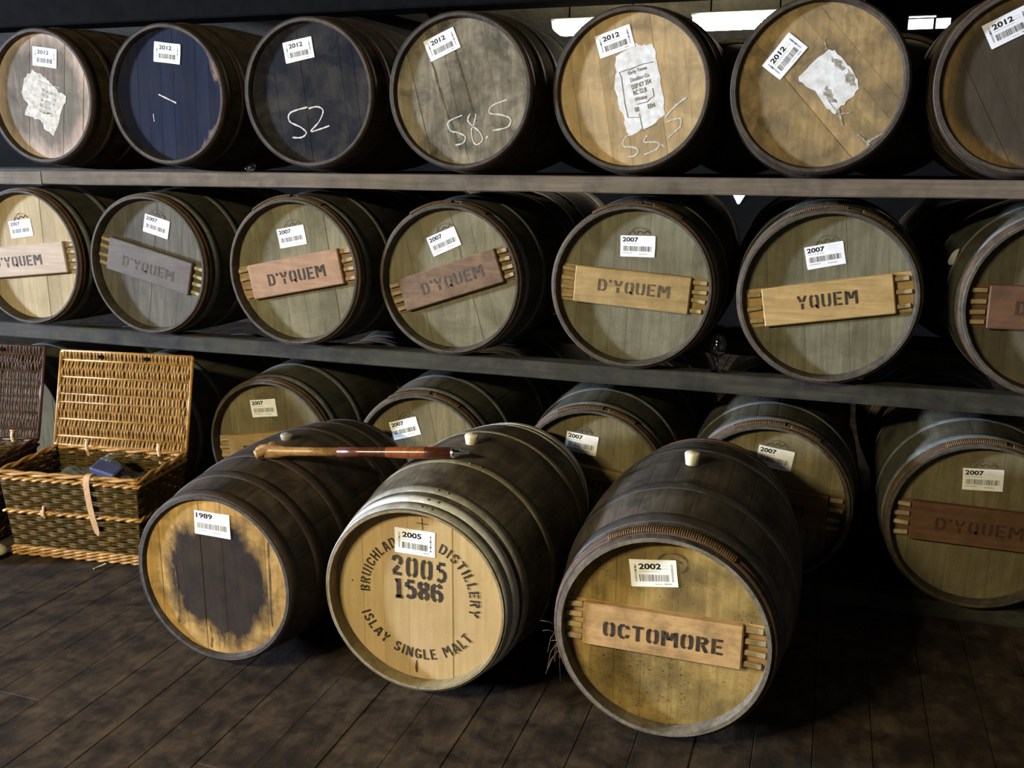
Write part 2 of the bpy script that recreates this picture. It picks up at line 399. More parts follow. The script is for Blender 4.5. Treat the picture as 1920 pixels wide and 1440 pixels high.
# ------------------------------------------------------------------ the setting
X0, X1, Y0, Y1, ZC = -20.0, 3.6, -9.0, 5.4, 3.0
fl = struct(obj('floor', (lambda b: (b.box(((X0 + X1) / 2, (Y0 + Y1) / 2, -.06), ((X1 - X0) / 2, (Y1 - Y0) / 2, .03)), b.mesh('floor', M['beam']))[1])(MB())), 'dark boarded warehouse floor under the barrels', 'floor')
pw = .153; k = 0; x = -5.6
mb = MB(); mb.box(((X0 - 5.6) / 2, (Y0 + Y1) / 2, -.015), ((-5.6 - X0) / 2, (Y1 - Y0) / 2, .014)); obj('floor_end', mb.mesh('floor_end', M['floor']), fl)
pm = {}
while x < X1 - pw:
    cuts = [Y0 + .01, rnd.uniform(-2.6, -1.3), rnd.uniform(.2, 1.4), Y1 - .01]
    for a, b in zip(cuts, cuts[1:]):
        mb = MB(); mb.box((0, 0, -.015 + rnd.uniform(-.0012, .0006)), (pw / 2 - .0009, (b - a) / 2 - .0015, .015), bev=.0012)
        obj('floor_plank', mb.mesh('floor_plank', M['floor']), fl, (x + pw / 2, (a + b) / 2, 0))
    x += pw
def wall(name, c, h, mat, label):
    mb = MB(); mb.box(c, h); return struct(obj(name, mb.mesh(name, mat)), label, 'wall')
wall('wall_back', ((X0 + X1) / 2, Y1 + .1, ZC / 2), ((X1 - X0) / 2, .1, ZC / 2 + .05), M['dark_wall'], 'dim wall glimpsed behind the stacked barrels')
wall('wall_front', ((X0 + X1) / 2, Y0 - .1, ZC / 2), ((X1 - X0) / 2, .1, ZC / 2 + .05), M['stone_wall'], 'dull stone wall of the warehouse facing the stacked barrels')
wall('wall_right', (X1 + .1, (Y0 + Y1) / 2, ZC / 2), (.1, (Y1 - Y0) / 2, ZC / 2 + .05), M['stone_wall'], 'dull stone end wall of the warehouse beyond the right of the stacks')
# left wall with a window opening
mb = MB()
wy0, wy1, wz0, wz1 = -7.1, -5.5, 1.45, 2.95
mb.box((X0 - .1, (Y0 + wy0) / 2, ZC / 2), (.1, (wy0 - Y0) / 2, ZC / 2 + .05)); mb.box((X0 - .1, (Y1 + wy1) / 2, ZC / 2), (.1, (Y1 - wy1) / 2, ZC / 2 + .05))
mb.box((X0 - .1, (wy0 + wy1) / 2, (wz0 - .05) / 2), (.1, (wy1 - wy0) / 2, (wz0 + .05) / 2)); mb.box((X0 - .1, (wy0 + wy1) / 2, (ZC + wz1) / 2 + .02), (.1, (wy1 - wy0) / 2, (ZC - wz1) / 2 + .03))
struct(obj('wall_left', mb.mesh('wall_left', M['stone_wall'])), 'dull stone gable wall with the window beyond the left of the stacks', 'wall')
mb = MB()
for yy in (wy0 + .03, (wy0 + wy1) / 2, wy1 - .03): mb.box((X0 - .1, yy, (wz0 + wz1) / 2), (.025, .03, (wz1 - wz0) / 2))
for zz in (wz0 + .03, (wz0 + wz1) / 2, wz1 - .03): mb.box((X0 - .1, (wy0 + wy1) / 2, zz), (.024, (wy1 - wy0) / 2, .03))
struct(obj('window_1', mb.mesh('window_1', M['beam'])), 'dark framed window letting daylight in from the left', 'window')
# ceiling, rafters, tie beam
mb = MB(); mb.box(((X0 + X1) / 2, (Y0 + Y1) / 2, ZC + .03), ((X1 - X0) / 2, (Y1 - Y0) / 2, .03))
ce = struct(obj('ceiling', mb.mesh('ceiling', M['ceiling'])), 'grey boarded underside of the roof above the top barrels', 'ceiling')
a_ = math.atan2(.70, 3.3)
mb = MB(); mb.box((0, 0, 0), ((.10 - X0) / 2, 1.69, .02)); sl = obj('roof_slope', mb.mesh('roof_slope', M['ceiling']), ce, ((.10 + X0) / 2, 3.75, 2.62), (-a_, 0, 0))
for i in range(9):
    mb = MB(); mb.box((0, 0, 0), (.045, (Y1 - Y0) / 2, .07), bev=.006)
    obj('rafter', mb.mesh('rafter', M['beam']), ce, (-6.4 + i * 1.05, (Y0 + Y1) / 2, ZC - .07))
mb = MB(); mb.box((0, 0, 0), (5.2, .11, .17), bev=.01)
struct(obj('trim_1', mb.mesh('trim_1', M['beam']), None, (-2.0, 1.95, 2.53)), 'black timber tie beam running above the top barrels at the left', 'beam')
mb = MB(); mb.tube([(-2.55, 3.0, 2.36), (-3.5, 3.0, 2.62)], .035, 4, sm=False); mb.tube([(-2.62, 3.0, 2.45), (-2.80, 3.0, 2.68)], .035, 4, sm=False)
struct(obj('trim_2', mb.mesh('trim_2', M['beam'])), 'dark diagonal roof braces seen above the fourth top barrel', 'brace')

# small far window in the back wall
mb = MB(); e = NT('glowing_pane'); e.out((.8, .85, 1, 1)); e.b.inputs['Emission Color'].default_value = (.82, .86, 1, 1); e.b.inputs['Emission Strength'].default_value = 5.0
wroot = bpy.data.objects.new('window_2', None); COL.objects.link(wroot); wroot.location = (.58, Y1 - .03, 2.63)
struct(wroot, 'small bright window far behind, between the two rightmost top barrels', 'window')
for (a, b, z0, z1) in ((-.12, .065, -.045, .03), (.085, .19, -.045, .03), (-.12, .08, .042, .052)):
    mb = MB(); mb.box(((a + b) / 2, 0, (z0 + z1) / 2), ((b - a) / 2, .006, (z1 - z0) / 2)); obj('pane', mb.mesh('pane', e.m), wroot)
mb = MB(); mb.box((.03, .01, 0), (.20, .008, .085)); obj('window_frame', mb.mesh('window_frame', M['beam']), wroot)

glow_root = bpy.data.objects.new('gap_glow', None); COL.objects.link(glow_root); glow_root.location = (-.785, Y1 - .02, 1.24)  # added glowing pane, cut to the wedge of light between the barrels
struct(glow_root, 'glowing pane added for the light between two middle barrels under the pale rail', 'window')
mb = MB(); mb.add([(-.075, 0, .06), (-.012, 0, -.055), (.004, 0, -.055), (.070, 0, .06), (-.075, .01, .06), (-.012, .01, -.055), (.004, .01, -.055), (.070, .01, .06)], [(0, 1, 2, 3), (7, 6, 5, 4), (0, 4, 5, 1), (1, 5, 6, 2), (2, 6, 7, 3), (3, 7, 4, 0)]); obj('pane', mb.mesh('pane', e.m), glow_root)
# lamp fittings
def lamp_mat(name, col, st):
    n = NT(name); n.out((.9, .9, .85, 1), .4); n.b.inputs['Emission Color'].default_value = col + (1,); n.b.inputs['Emission Strength'].default_value = st; return n.m
M['tube'] = lamp_mat('tube', (1.0, .86, .60), LAMP_BACK)
M['lamp_body'] = flat('lamp_body', (200, 198, 190), .5)
def lamp_fitting(loc, label, L=.62, mat=None, group=None):
    r = bpy.data.objects.new('ceiling_lamp', None); COL.objects.link(r); r.location = loc; tag(r, label, 'lamp', group)
    mb = MB(); prof = []
    pts = [(-.045, .030), (-.058, .018), (-.055, -.01), (-.038, -.042), (0, -.055), (.038, -.042), (.055, -.01), (.058, .018), (.045, .030)]
    vs = []; fs = []
    for xx, k in ((-L / 2, .55), (-L / 2 + .04, .92), (-L / 2 + .07, 1), (L / 2 - .07, 1), (L / 2 - .04, .92), (L / 2, .55)):
        for (yy, zz) in pts: vs.append((xx, yy * (.5 + .5 * k), .03 + (zz - .03) * k))
    n = len(pts)
    for i in range(5):
        for j in range(n - 1): fs.append((i * n + j, (i + 1) * n + j, (i + 1) * n + j + 1, i * n + j + 1))
    fs.append(tuple(range(n))); fs.append(tuple(reversed(range(5 * n, 6 * n)))); mb.add(vs, fs, 0, True)
    obj('diffuser', mb.mesh('diffuser', mat or M['tube']), r)
    mb = MB(); mb.box((0, 0, .040), (L / 2 + .01, .045, .010), bev=.004); obj('housing', mb.mesh('housing', M['lamp_body']), r)
    for xx in (-L / 3, L / 3):
        mb = MB(); mb.tube([(xx, 0, .045), (xx, 0, ZC - loc[2])], .005, 6); obj('hanger', mb.mesh('hanger', M['beam']), r)
    return r
lamp_fitting((-.60, 3.0, 2.385), 'glowing warm ceiling lamp right of the barrel with the white printed panel')
lamp_fitting((-1.50, 3.0, 2.385), 'glowing warm ceiling lamp left of the barrel with the white printed panel')
FL = (-2.5, -4.5, 2.62)
lamp_fitting(FL, 'warm ceiling lamp in the aisle above the viewer', 1.2, lamp_mat('tube_front', (1.0, .88, .56), 20))
area('aisle_lamp_light', (FL[0], FL[1], FL[2] - .07), (FL[0] + .5, FL[1] + 1.5, .9), 1.15, .14, LAMP_FRONT, (1.0, .88, .56))

# rails (runners) that carry the tiers
def rail(loc, hx, hy, hz, mat, label, group=None):
    mb = MB(); n = 22; vs = []; fs = []; ch = .004
    prof = [(-hy + ch, hz), (-hy, hz - ch), (-hy, -hz + ch), (-hy + ch, -hz), (hy, -hz), (hy, hz)]
    for i in range(n + 1):
        xx = -hx + 2 * hx * i / n
        for j, (a, b) in enumerate(prof):
            jt = rnd.uniform(-.0018, .0018) if 0 < i < n else 0
            vs.append((xx, a + (jt if j < 4 else 0), b + jt * .8))
    k = len(prof)
    for i in range(n):
        for j in range(k): fs.append((i * k + j, i * k + (j + 1) % k, (i + 1) * k + (j + 1) % k, (i + 1) * k + j))
    fs.append(tuple(reversed(range(k)))); fs.append(tuple(n * k + j for j in range(k)))
    mb.add(vs, fs); return tag(obj('rail', mb.mesh('rail', mat), None, loc), label, 'rail', group)
rail(((-3.228 + 2.2) / 2, .08, 1.459), (2.2 + 3.228) / 2, .05, .0285, M['rail'], 'long pale weathered rail under the row of 2012 barrels')
rail(((-5.2 - 3.238) / 2, .085, 1.455), (5.2 - 3.238) / 2, .05, .0285, M['rail'], 'short end of grey rail at the left edge under the top barrels')
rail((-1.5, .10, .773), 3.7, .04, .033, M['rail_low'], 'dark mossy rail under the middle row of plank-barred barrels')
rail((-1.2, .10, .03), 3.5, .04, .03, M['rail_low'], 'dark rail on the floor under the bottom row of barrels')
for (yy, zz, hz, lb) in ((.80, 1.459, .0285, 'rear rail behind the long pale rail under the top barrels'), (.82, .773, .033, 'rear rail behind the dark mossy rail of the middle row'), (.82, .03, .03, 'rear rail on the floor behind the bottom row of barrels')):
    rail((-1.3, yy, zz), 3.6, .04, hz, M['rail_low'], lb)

# ------------------------------------------------------------------ barrels
TYPES = {}
def prof_r(t, s):
    h = t['L'] / 2; return t['Rb'] - (t['Rb'] - t['R']) * (1 - min(s, t['L'] - s) / h) ** 2
def make_type(key, L, Rr, Rb, d, N, stave, hoops, th=.024, te=.011):
    t = dict(L=L, R=Rr, Rb=Rb, d=d, N=N, stave=stave, hoops=hoops, th=th, te=te); TYPES[key] = t
    ss = sorted(set([0, .004, d, .06] + [L * i / 14 for i in range(1, 14)] + [L - .06, L - d, L - .004, L])); half = math.pi / N
    angs = [(-half + .0006, -.0005), (-half * .86, 0), (0, 0.0), (half * .86, 0), (half - .0006, -.0005)]
    mb = MB()
    def strip(f, sm=True, rev=False, mi=0):
        rows = [[f(s, a, dr) for (a, dr) in angs] for s in ss]; m = len(angs); vs = [p for r_ in rows for p in r_]; fs = []
        for i in range(len(ss) - 1):
            for j in range(m - 1):
                q = (i * m + j, i * m + j + 1, (i + 1) * m + j + 1, (i + 1) * m + j); fs.append(tuple(reversed(q)) if rev else q)
        mb.add(vs, fs, mi, sm)
    pol = lambda r, a, s: (r * math.sin(a), s, r * math.cos(a))
    def rin(s):
        e = min(s, L - s); k_ = te + (th - te) * min(1, e / d); return prof_r(t, s) - k_
    def rout(s): return prof_r(t, s) - (.003 if min(s, L - s) < .002 else 0)
    strip(lambda s, a, dr: pol(rout(s) + dr, a, s), rev=True)
    strip(lambda s, a, dr: pol(rin(s), a, s), mi=1)
    for a, fl_ in ((angs[0][0], 0), (angs[-1][0], 1)):       # long edges
        vs = []; fs = []
        for s in ss: vs += [pol(rout(s) - .0005, a, s), pol(rin(s), a, s)]
        for i in range(len(ss) - 1):
            q = (2 * i, 2 * i + 1, 2 * i + 3, 2 * i + 2); fs.append(tuple(reversed(q)) if fl_ else q)
        mb.add(vs, fs)
    for s, fl_ in ((0, 0), (L, 1)):                           # end grain
        vs = []; fs = []; m = len(angs)
        for (a, dr) in angs: vs += [pol(rout(s) + dr, a, s), pol(rin(s), a, s)]
        for j in range(m - 1):
            q = (2 * j, 2 * j + 2, 2 * j + 3, 2 * j + 1); fs.append(tuple(reversed(q)) if fl_ else q)
        mb.add(vs, fs, 1)
    t['stave_me'] = mb.mesh('stave', [M[stave], M['chime_' + (key if key[0] == 'f' else key.split('_')[0])]])
    t['rin'] = rin(d) + .002
    t['hoop_me'] = []
    for (kind, s0, s1, mat) in hoops:
        for side in (0, 1):
            a, b = (s0, s1) if side == 0 else (L - s1, L - s0)
            mb = MB()
            if kind == 'band':
                o = .0022; pr = [(prof_r(t, a) + .0003, a), (prof_r(t, a) + o, a + .0008), (prof_r(t, (a + b) / 2) + o, (a + b) / 2), (prof_r(t, b) + o, b - .0008), (prof_r(t, b) + .0003, b)]
                mb.lathe(pr, 72, 0, 'Y', True); nm = 'hoop'
            else:                                              # rounded wooden hoops
                c = (a + b) / 2; w = (b - a) / 2; pr = []
                for q in range(9):
                    an = math.pi * q / 8; pr.append((prof_r(t, c) - .001 + math.sin(an) * .0075, c - math.cos(an) * w))
                mb.lathe(pr, 72, 0, 'Y', True); nm = 'wooden_hoop'
            t['hoop_me'].append((nm, mb.mesh(nm, M[mat]), (a + b) / 2, side))
    # osier binding wrapped round the wooden hoops
    wh = [h for h in hoops if h[0] == 'wood']
    if wh:
        a = wh[0][1]; b = wh[-1][2]; c = (a + b) / 2; w = (b - a) / 2
        t['bind_me'] = {}
        for span in (12, 20, 34):
            mb = MB(); nt = max(8, int(span * .9))
            for i in range(nt):
                an = R(-span / 2 + span * i / (nt - 1)); pth = []
                for q in range(6):
                    qa = math.pi * q / 5; r_ = prof_r(t, c) + .002 + math.sin(qa) * .0085
                    pth.append((r_ * math.sin(an), c - math.cos(qa) * (w + .001), r_ * math.cos(an)))
                mb.tube(pth, .0026, 4, 0, caps=False)
            t['bind_me'][span] = mb.mesh('osier_binding', M['osier'])
    mb = MB(); rb = t['rin']; mb.lathe([(0, L - d), (rb, L - d), (rb, L - d - .018), (0, L - d - .018)], 48, 0, 'Y', False)
    t['back_me'] = mb.mesh('rear_head', M['stave_bourbon'])
    return t
BH = [('band', .001, .036, 'hoop_rust'), ('band', .105, .138, 'hoop_rust'), ('band', .255, .290, 'hoop_rust')]
make_type('bourbon', .89, .266, .298, .024, 30, 'stave_bourbon', BH, .022, .013)
QH = [('wood', .010, .027, 'hoop_wood'), ('wood', .027, .044, 'hoop_wood'), ('band', .062, .096, 'hoop_steel'), ('band', .232, .266, 'hoop_steel')]
make_type('barrique', .93, .285, .318, .042, 28, 'stave_barrique', QH)
make_type('barrique_small', .93, .280, .313, .042, 28, 'stave_barrique', QH)
make_type('barrique_big', .93, .290, .312, .042, 28, 'stave_barrique', QH)
make_type('f1', .894, .2645, .313, .015, 28, 'stave_dark', [('band', .002, .034, 'hoop_rust'), ('band', .115, .152, 'hoop_rust'), ('band', .262, .302, 'hoop_rust')], .022, .013)
make_type('f2', .937, .2735, .330, .045, 28, 'stave_grey', [('band', .003, .034, 'hoop_galv'), ('band', .038, .072, 'hoop_white'), ('band', .092, .126, 'hoop_galv'), ('band', .285, .318, 'hoop_yellow')], .022, .010)
make_type('f3', .913, .2805, .335, .045, 28, 'stave_octo', [('wood', .012, .030, 'hoop_wood'), ('wood', .030, .048, 'hoop_wood'), ('band', .070, .112, 'hoop_dark'), ('band', .255, .295, 'hoop_dark')], .024, .014)

def board_mesh(rad, a, b, ang, y, mat, depth=.018, ch=.0007):
    """one board of a round head: the strip a..b of the disc, turned by ang"""
    n = 9; pts = []
    f = lambda u: math.sqrt(max(0, rad * rad - u * u))
    lo = max(a, -rad + 1e-4); hi = min(b, rad - 1e-4)
    us = [lo + (hi - lo) * i / n for i in range(n + 1)]
    ring = [(u, f(u)) for u in reversed(us)] + [(u, -f(u)) for u in us]
    ring = [p for i, p in enumerate(ring) if i == 0 or (abs(p[0] - ring[i - 1][0]) + abs(p[1] - ring[i - 1][1])) > 1e-6]
    cx = (lo + hi) / 2; w = max(hi - lo, .004)
    ins = [(cx + (p[0] - cx) * (1 - 2 * ch / w), p[1] * (1 - ch / rad)) for p in ring]
    ca, sa = math.cos(R(ang)), math.sin(R(ang)); rt_ = lambda p: (p[0] * ca - p[1] * sa, p[0] * sa + p[1] * ca)
    I = [rt_(p) for p in ins]; O = [rt_(p) for p in ring]; m = len(O)
    vs = [(p[0], y, p[1]) for p in I] + [(p[0], y + ch, p[1]) for p in O] + [(p[0], y + depth, p[1]) for p in O]
    fs = [tuple(range(m))]
    for i in range(m):
        j = (i + 1) % m; fs.append((i, m + i, m + j, j)); fs.append((m + i, 2 * m + i, 2 * m + j, m + j))
    fs.append(tuple(reversed(range(2 * m, 3 * m))))
    mb = MB(); mb.add(vs, fs); return mb.mesh('head_board', mat)

_lab = {}
LW, LH = .123, .075
def label_print(year, style):
    k = (year, style)
    if k in _lab: return _lab[k]
    mb = MB(); r_ = random.Random(hash(year) % 999 if False else sum(ord(c) for c in year))
    X = lambda f: -LW / 2 + f * LW
    Yv = lambda f: LH / 2 - f * LH
    if style == 'A':      # year in the top left corner
        put_text(mb, year, X(.055), Yv(.30), LW * .46, LH * .22, 0, 0, .035)
        bx0, bx1, by0, by1 = .08, .90, .49, .73
        put = [(.07, .36, .5, .385), (.60, .10, .92, .125), (.60, .19, .85, .21), (.62, .27, .9, .285), (.06, .80, .36, .835), (.54, .83, .78, .865)]
    else:                 # year indented, printed strips down both sides
        put_text(mb, year, X(.19), Yv(.36), LW * .48, LH * .22, 0, 0, .035)
        bx0, bx1, by0, by1 = .19, .82, .55, .80
        put = [(.19, .42, .66, .44), (.68, .22, .82, .235), (.68, .32, .82, .335)]
        for x0_, x1_ in ((.095, .135), (.875, .915)):
            yy = .18
            while yy < .8:
                h_ = r_.uniform(.02, .07); mb.poly([(X(x0_), Yv(yy + h_)), (X(x1_), Yv(yy + h_)), (X(x1_), Yv(yy)), (X(x0_), Yv(yy))], 0, 1 if r_.random() < .75 else 0); yy += h_ + .015
        put_text(mb, 'Cask No.', X(.50), Yv(.925), LW * .17, LH * .055, 0, 1)
        put += [(.72, .87, .86, .915)]
    for (a, b, c, d_) in put:
        u = a
        while u < c - .02:
            w = min(c - u, r_.uniform(.02, .07)); mb.poly([(X(u), Yv(d_)), (X(u + w), Yv(d_)), (X(u + w), Yv(b)), (X(u), Yv(b))], 0, 1 if b > .3 else 2); u += w + .012
    u = bx0
    while u < bx1:
        w = r_.choice([.006, .006, .010, .016]); mb.poly([(X(u), Yv(by1)), (X(min(u + w, bx1)), Yv(by1)), (X(min(u + w, bx1)), Yv(by0)), (X(u), Yv(by0))], 0, 0 if r_.random() < .55 else 1); u += w + r_.choice([.006, .008, .014])
    _lab[k] = mb.mesh('label_print', [M['ink'], M['ink_grey'], M['ink_faint']]); return _lab[k]
def paper_mesh(mat, seed):
    r_ = random.Random(seed); mb = MB(); n = 8; w, h = LW / 2, LH / 2; vs = []; fs = []; j = lambda: r_.uniform(-.0009, .0009)
    ring = [(-w + j(), h + j()), (0, h + j()), (w - .002 + j(), h + j()), (w + j(), h - .002), (w + j(), 0), (w + j(), -h + j()), (0, -h + j()), (-w + .002 + j(), -h + j()), (-w + j(), -h + .002), (-w + j(), 0)]
    ring = list(reversed(ring)); m = len(ring)
    vs = [(p[0], -.0004, p[1]) for p in ring] + [(p[0], .0004, p[1]) for p in ring]
    fs = [tuple(range(m))] + [(i, m + i, m + (i + 1) % m, (i + 1) % m) for i in range(m)]
    mb.add(vs, fs); return mb.mesh('paper_label', mat)

def plank_mesh(rad, v0, v1, mat, ang, y, face):
    """bar across a barrel head: thinned ends that reach the chime, raised middle"""
    mb = MB(); f = lambda v: math.sqrt(rad * rad - v * v) - .001
    n = 6; vsn = [v0 + (v1 - v0) * i / n for i in range(n + 1)]
    ring = [(f(v), v) for v in vsn] + [(-f(v), v) for v in reversed(vsn)]
    m = len(ring); yf = y - .003
    mb.add([(p[0], yf, p[1]) for p in ring] + [(p[0], y + .0005, p[1]) for p in ring], [tuple(range(m))] + [(i, m + i, m + (i + 1) % m, (i + 1) % m) for i in range(m)])
    mb.box(((face[0] + face[1]) / 2, y - .0135, (v0 + v1) / 2), ((face[1] - face[0]) / 2, .0135, (v1 - v0) / 2 - .0005), bev=.004)
    return mb.mesh('cross_plank', mat)

def barrel(name, label, group, kind, x, yf, zc, ang=0, hm=None, boards=None, cat='barrel', nb=8, spin=0.0):
    t = TYPES[kind]; L = t['L']
    r = bpy.data.objects.new(name, None); COL.objects.link(r); r.location = (x, yf + L / 2, zc - t['Rb']); tag(r, label, cat, group)
    org = (0, -L / 2, t['Rb'])
    for i in range(t['N']): obj('stave', t['stave_me'], r, org, (0, 2 * math.pi * (i + spin) / t['N'], 0))
    hs = []
    for (nm, me, s, side) in t['hoop_me']: hs.append(obj(nm, me, r, org))
    obj('rear_head', t['back_me'], r, org)
    rad = t['rin']; br = random.Random(name + label); ws = [br.uniform(.8, 1.25) for _ in range(nb)]; tot = sum(ws); a = -rad
    for w in ws:
        b = a + 2 * rad * w / tot
        obj('head_board', board_mesh(rad, a, b, ang, t['d'] + br.uniform(-.0007, .0007), hm), r, org); a = b
    r['_t'] = kind
    return r, t, org, hs
def sticker(r, t, org, u, v, ang, year, style, mat='paper'):
    p = obj('paper_label', paper_mesh(M[mat], u * 1000 + v * 77), r, (org[0] + u, org[1] + t['d'] - .0016, org[2] + v), (0, -R(ang), 0))
    obj('label_print', label_print(year, style), p, (0, -.0006, 0))
    return p
def plank(r, t, org, ang, v0, v1, mat, text, start=None, tlen=None, cap=.045, tmat='stencil', face=(-.208, .208), sw=.15, npeg=4, tup=0.0):
    rad = t['rin']
    pl = obj('cross_plank', plank_mesh(rad, v0, v1, mat, ang, t['d'], face), r, org, (0, -R(ang), 0))
    for sg in (-1, 1):
        for i in range(npeg):
            v = v0 + (v1 - v0) * (i + .5) / npeg + rnd.uniform(-.003, .003); ux = math.sqrt(rad * rad - v * v) - .004; u0 = (face[1] if sg > 0 else -face[0]) + .003
            hl = max(.008, (ux - u0) / 2 - rnd.uniform(0, .004))
            mb = MB(); mb.box((0, 0, 0), (hl, .0065, .0072), bev=.002)
            obj('peg', mb.mesh('peg', M['peg']), pl, (sg * (u0 + hl), t['d'] - .0095, v), (0, rnd.uniform(-.08, .08), 0))
    if text:
        mb = MB(); ca, sa = math.cos(R(ang)), math.sin(R(ang))
        if start is None: o_ = (-tlen / 2, (v0 + v1) / 2 - cap / 2)
        else: o_ = (start[0] * ca + start[1] * sa, -start[0] * sa + start[1] * ca + tup)
        stencil(mb, text, o_, 0, tlen, cap, t['d'] - .0277, sw, jit=.02)
        obj('lettering', mb.mesh('lettering', M[tmat]), pl)
    return pl
def mark(r, org, y, mb, name, mat):
    return obj(name, mb.mesh(name, mat), r, (org[0], org[1], org[2]))
def burn_mark(r, t, org, u, v, s=1.0, ang=0):
    mb = MB(); ca, sa = math.cos(R(ang)), math.sin(R(ang)); rr = random.Random(u * 999)
    tf = lambda p: (u + (p[0] * ca - p[1] * sa) * s, v + (p[0] * sa + p[1] * ca) * s)
    pts = smooth_path([(-.045, -.004), (-.03, .012), (-.015, .002), (0, .014), (.014, .004), (.03, .014), (.045, .0)], 4)
    mb.ribbon(pts, [rr.uniform(.002, .006) for _ in pts], t['d'] - .0010, 0, tf)
    pts = smooth_path([(-.03, .016), (-.01, .026), (.012, .024), (.034, .018)], 4); mb.ribbon(pts, [rr.uniform(.001, .004) for _ in pts], t['d'] - .0010, 0, tf)
    mark(r, org, 0, mb, 'burnt_mark', M['burn'])
def jag(pts, amp, n, seed):
    r_ = random.Random(seed); out = []
    for i, p in enumerate(pts):
        q = pts[(i + 1) % len(pts)]
        for k_ in range(n):
            f = k_ / n; out.append((p[0] + (q[0] - p[0]) * f + r_.uniform(-amp, amp), p[1] + (q[1] - p[1]) * f + r_.uniform(-amp, amp)))
    return out
def chalk(mb, pts, w, y, n=6):
    p = smooth_path(pts, n); r_ = random.Random(len(pts) * 31 + int(pts[0][0] * 1000)); mb.ribbon(p, [w * r_.uniform(.55, 1.25) for _ in p], y)
def area2(pts): return sum(pts[i][0] * pts[(i + 1) % len(pts)][1] - pts[(i + 1) % len(pts)][0] * pts[i][1] for i in range(len(pts)))
def ccw(pts): return pts if area2(pts) > 0 else list(reversed(pts))

# ---- top row: seven bourbon barrels
G = 'barrels on the top rail'
H = {}
H['T1'] = head('head_t1', (158, 144, 132), (124, 112, 100), (84, 80, 70), .75, -8, 7, mottc=((104, 104, 92), .6), ring=((132, 116, 104), .19, .27, 0, 0, True))
H['T2'] = head('head_t2', (36, 42, 66), (24, 29, 48), (46, 46, 52), .5, -2, 6, ring=((130, 110, 96), .272, .315, -.030, .005, True), gs=40)
H['T3'] = head('head_t3', (32, 33, 41), (21, 22, 30), (70, 66, 58), .7, 6, 8, gs=40)
H['T4'] = head('head_t4', (170, 158, 136), (126, 116, 96), (70, 68, 62), .9, 14, 9, mottc=((88, 80, 62), .75))
H['T5'] = head('head_t5', (218, 188, 140), (190, 158, 112), (132, 118, 92), .75, 10, 7, mottc=((176, 150, 110), .5))
H['T6'] = head('head_t6', (196, 166, 118), (160, 132, 88), (92, 84, 70), .85, 42, 9, mottc=((126, 112, 84), .6))
H['T7'] = head('head_t7', (150, 122, 84), (118, 94, 62), (80, 74, 60), .6, 28, 8, ring=((40, 36, 30), .208, .240, .004, .006, False), wobble=.07)
TT = {
 'T1': (-3.1413, 1.786, -.027, (.026, .155, -7.7), 'barrel with pale grey head and smeared white paint, leftmost on the top rail', -8),
 'T2': (-2.5314, 1.784, -.012, (.005, .159, -7.2), 'barrel with blue-black head and one short chalk dash, on the top rail', -2),
 'T3': (-1.883, 1.779, -.038, (-.0415, .155, 9.3), 'barrel with black head chalked 52, on the top rail', 6),
 'T4': (-1.280, 1.774, -.036, (-.071, .162, 22.4), 'barrel with grey weathered head chalked 58.5, on the top rail', 14),
 'T5': (-.6759, 1.772, -.006, (-.061, .158, 17.6), 'barrel with bright tan head, white printed panel and chalked 55.5, on the top rail', 10),
 'T6': (-.0722, 1.772, -.049, (-.109, .091, 51.9), 'barrel with mottled tan head and white paint patch, second from right on top rail', 42),
 'T7': (.529, 1.773, -.038, (-.0806, .155, 26.9), 'barrel with dark brown head cut off by the right edge, on the top rail', 28)}
TB = {}
for i, (k_, (x_, z_, y_, lab, lb, ga)) in enumerate(TT.items()):
    b = barrel('whisky_barrel', lb, G, 'bourbon', x_, y_, z_, ga, H[k_], nb=9 if k_ != 'T4' else 7, spin=i * .37)
    TB[k_] = b; sticker(b[0], b[1], b[2], *lab, '2012', 'B')
yc = TYPES['bourbon']['d'] - .0012
def add_mark(bk, name, mat, fn):
    mb = MB(); fn(mb)
    if mb.f: mark(TB[bk][0], TB[bk][2], 0, mb, name, mat)
def figure(bk, pts, w):
    mb = MB(); chalk(mb, pts, w, yc); mark(TB[bk][0], TB[bk][2], 0, mb, 'chalk_figure', M['chalk'])
# chalk figures
figure('T3', [(-.014, -.049), (-.087, -.068), (-.093, -.1), (-.044, -.123), (-.024, -.143), (-.046, -.159), (-.084, -.159)], .006)
figure('T3', [(-.01, -.054), (.028, -.048), (.051, -.063), (.033, -.101), (-.003, -.136), (.031, -.13), (.075, -.117)], .006)
figure('T4', [(.003, -.079), (-.049, -.101), (-.042, -.131), (-.016, -.138), (.014, -.152), (.007, -.174), (-.023, -.182)], .005)
figure('T4', [(.056, -.074), (.049, -.108), (.038, -.132), (.045, -.168), (.06, -.18), (.08, -.164), (.069, -.136), (.043, -.116), (.025, -.096), (.034, -.074)], .005)
figure('T4', [(.172, -.028), (.118, -.047), (.107, -.072), (.152, -.079), (.185, -.093), (.174, -.12), (.118, -.132)], .005)
figure('T4', [(.094, -.160), (.097, -.155), (.101, -.151)], .006)
figure('T5', [(-.01, -.148), (-.022, -.166), (-.02, -.183), (0, -.185), (.02, -.188), (.031, -.198), (.021, -.213), (-.003, -.219)], .005)
figure('T5', [(.06, -.147), (.049, -.168), (.071, -.169), (.092, -.169), (.102, -.178), (.09, -.194), (.052, -.211)], .005)
figure('T5', [(.108, -.176), (.112, -.179), (.12, -.183)], .005)
figure('T5', [(.123, -.104), (.146, -.096), (.17, -.093), (.172, -.108), (.169, -.121), (.155, -.134), (.129, -.158)], .005)
figure('T5', [(.119, -.088), (.138, -.066), (.157, -.047), (.186, -.026)], .007)
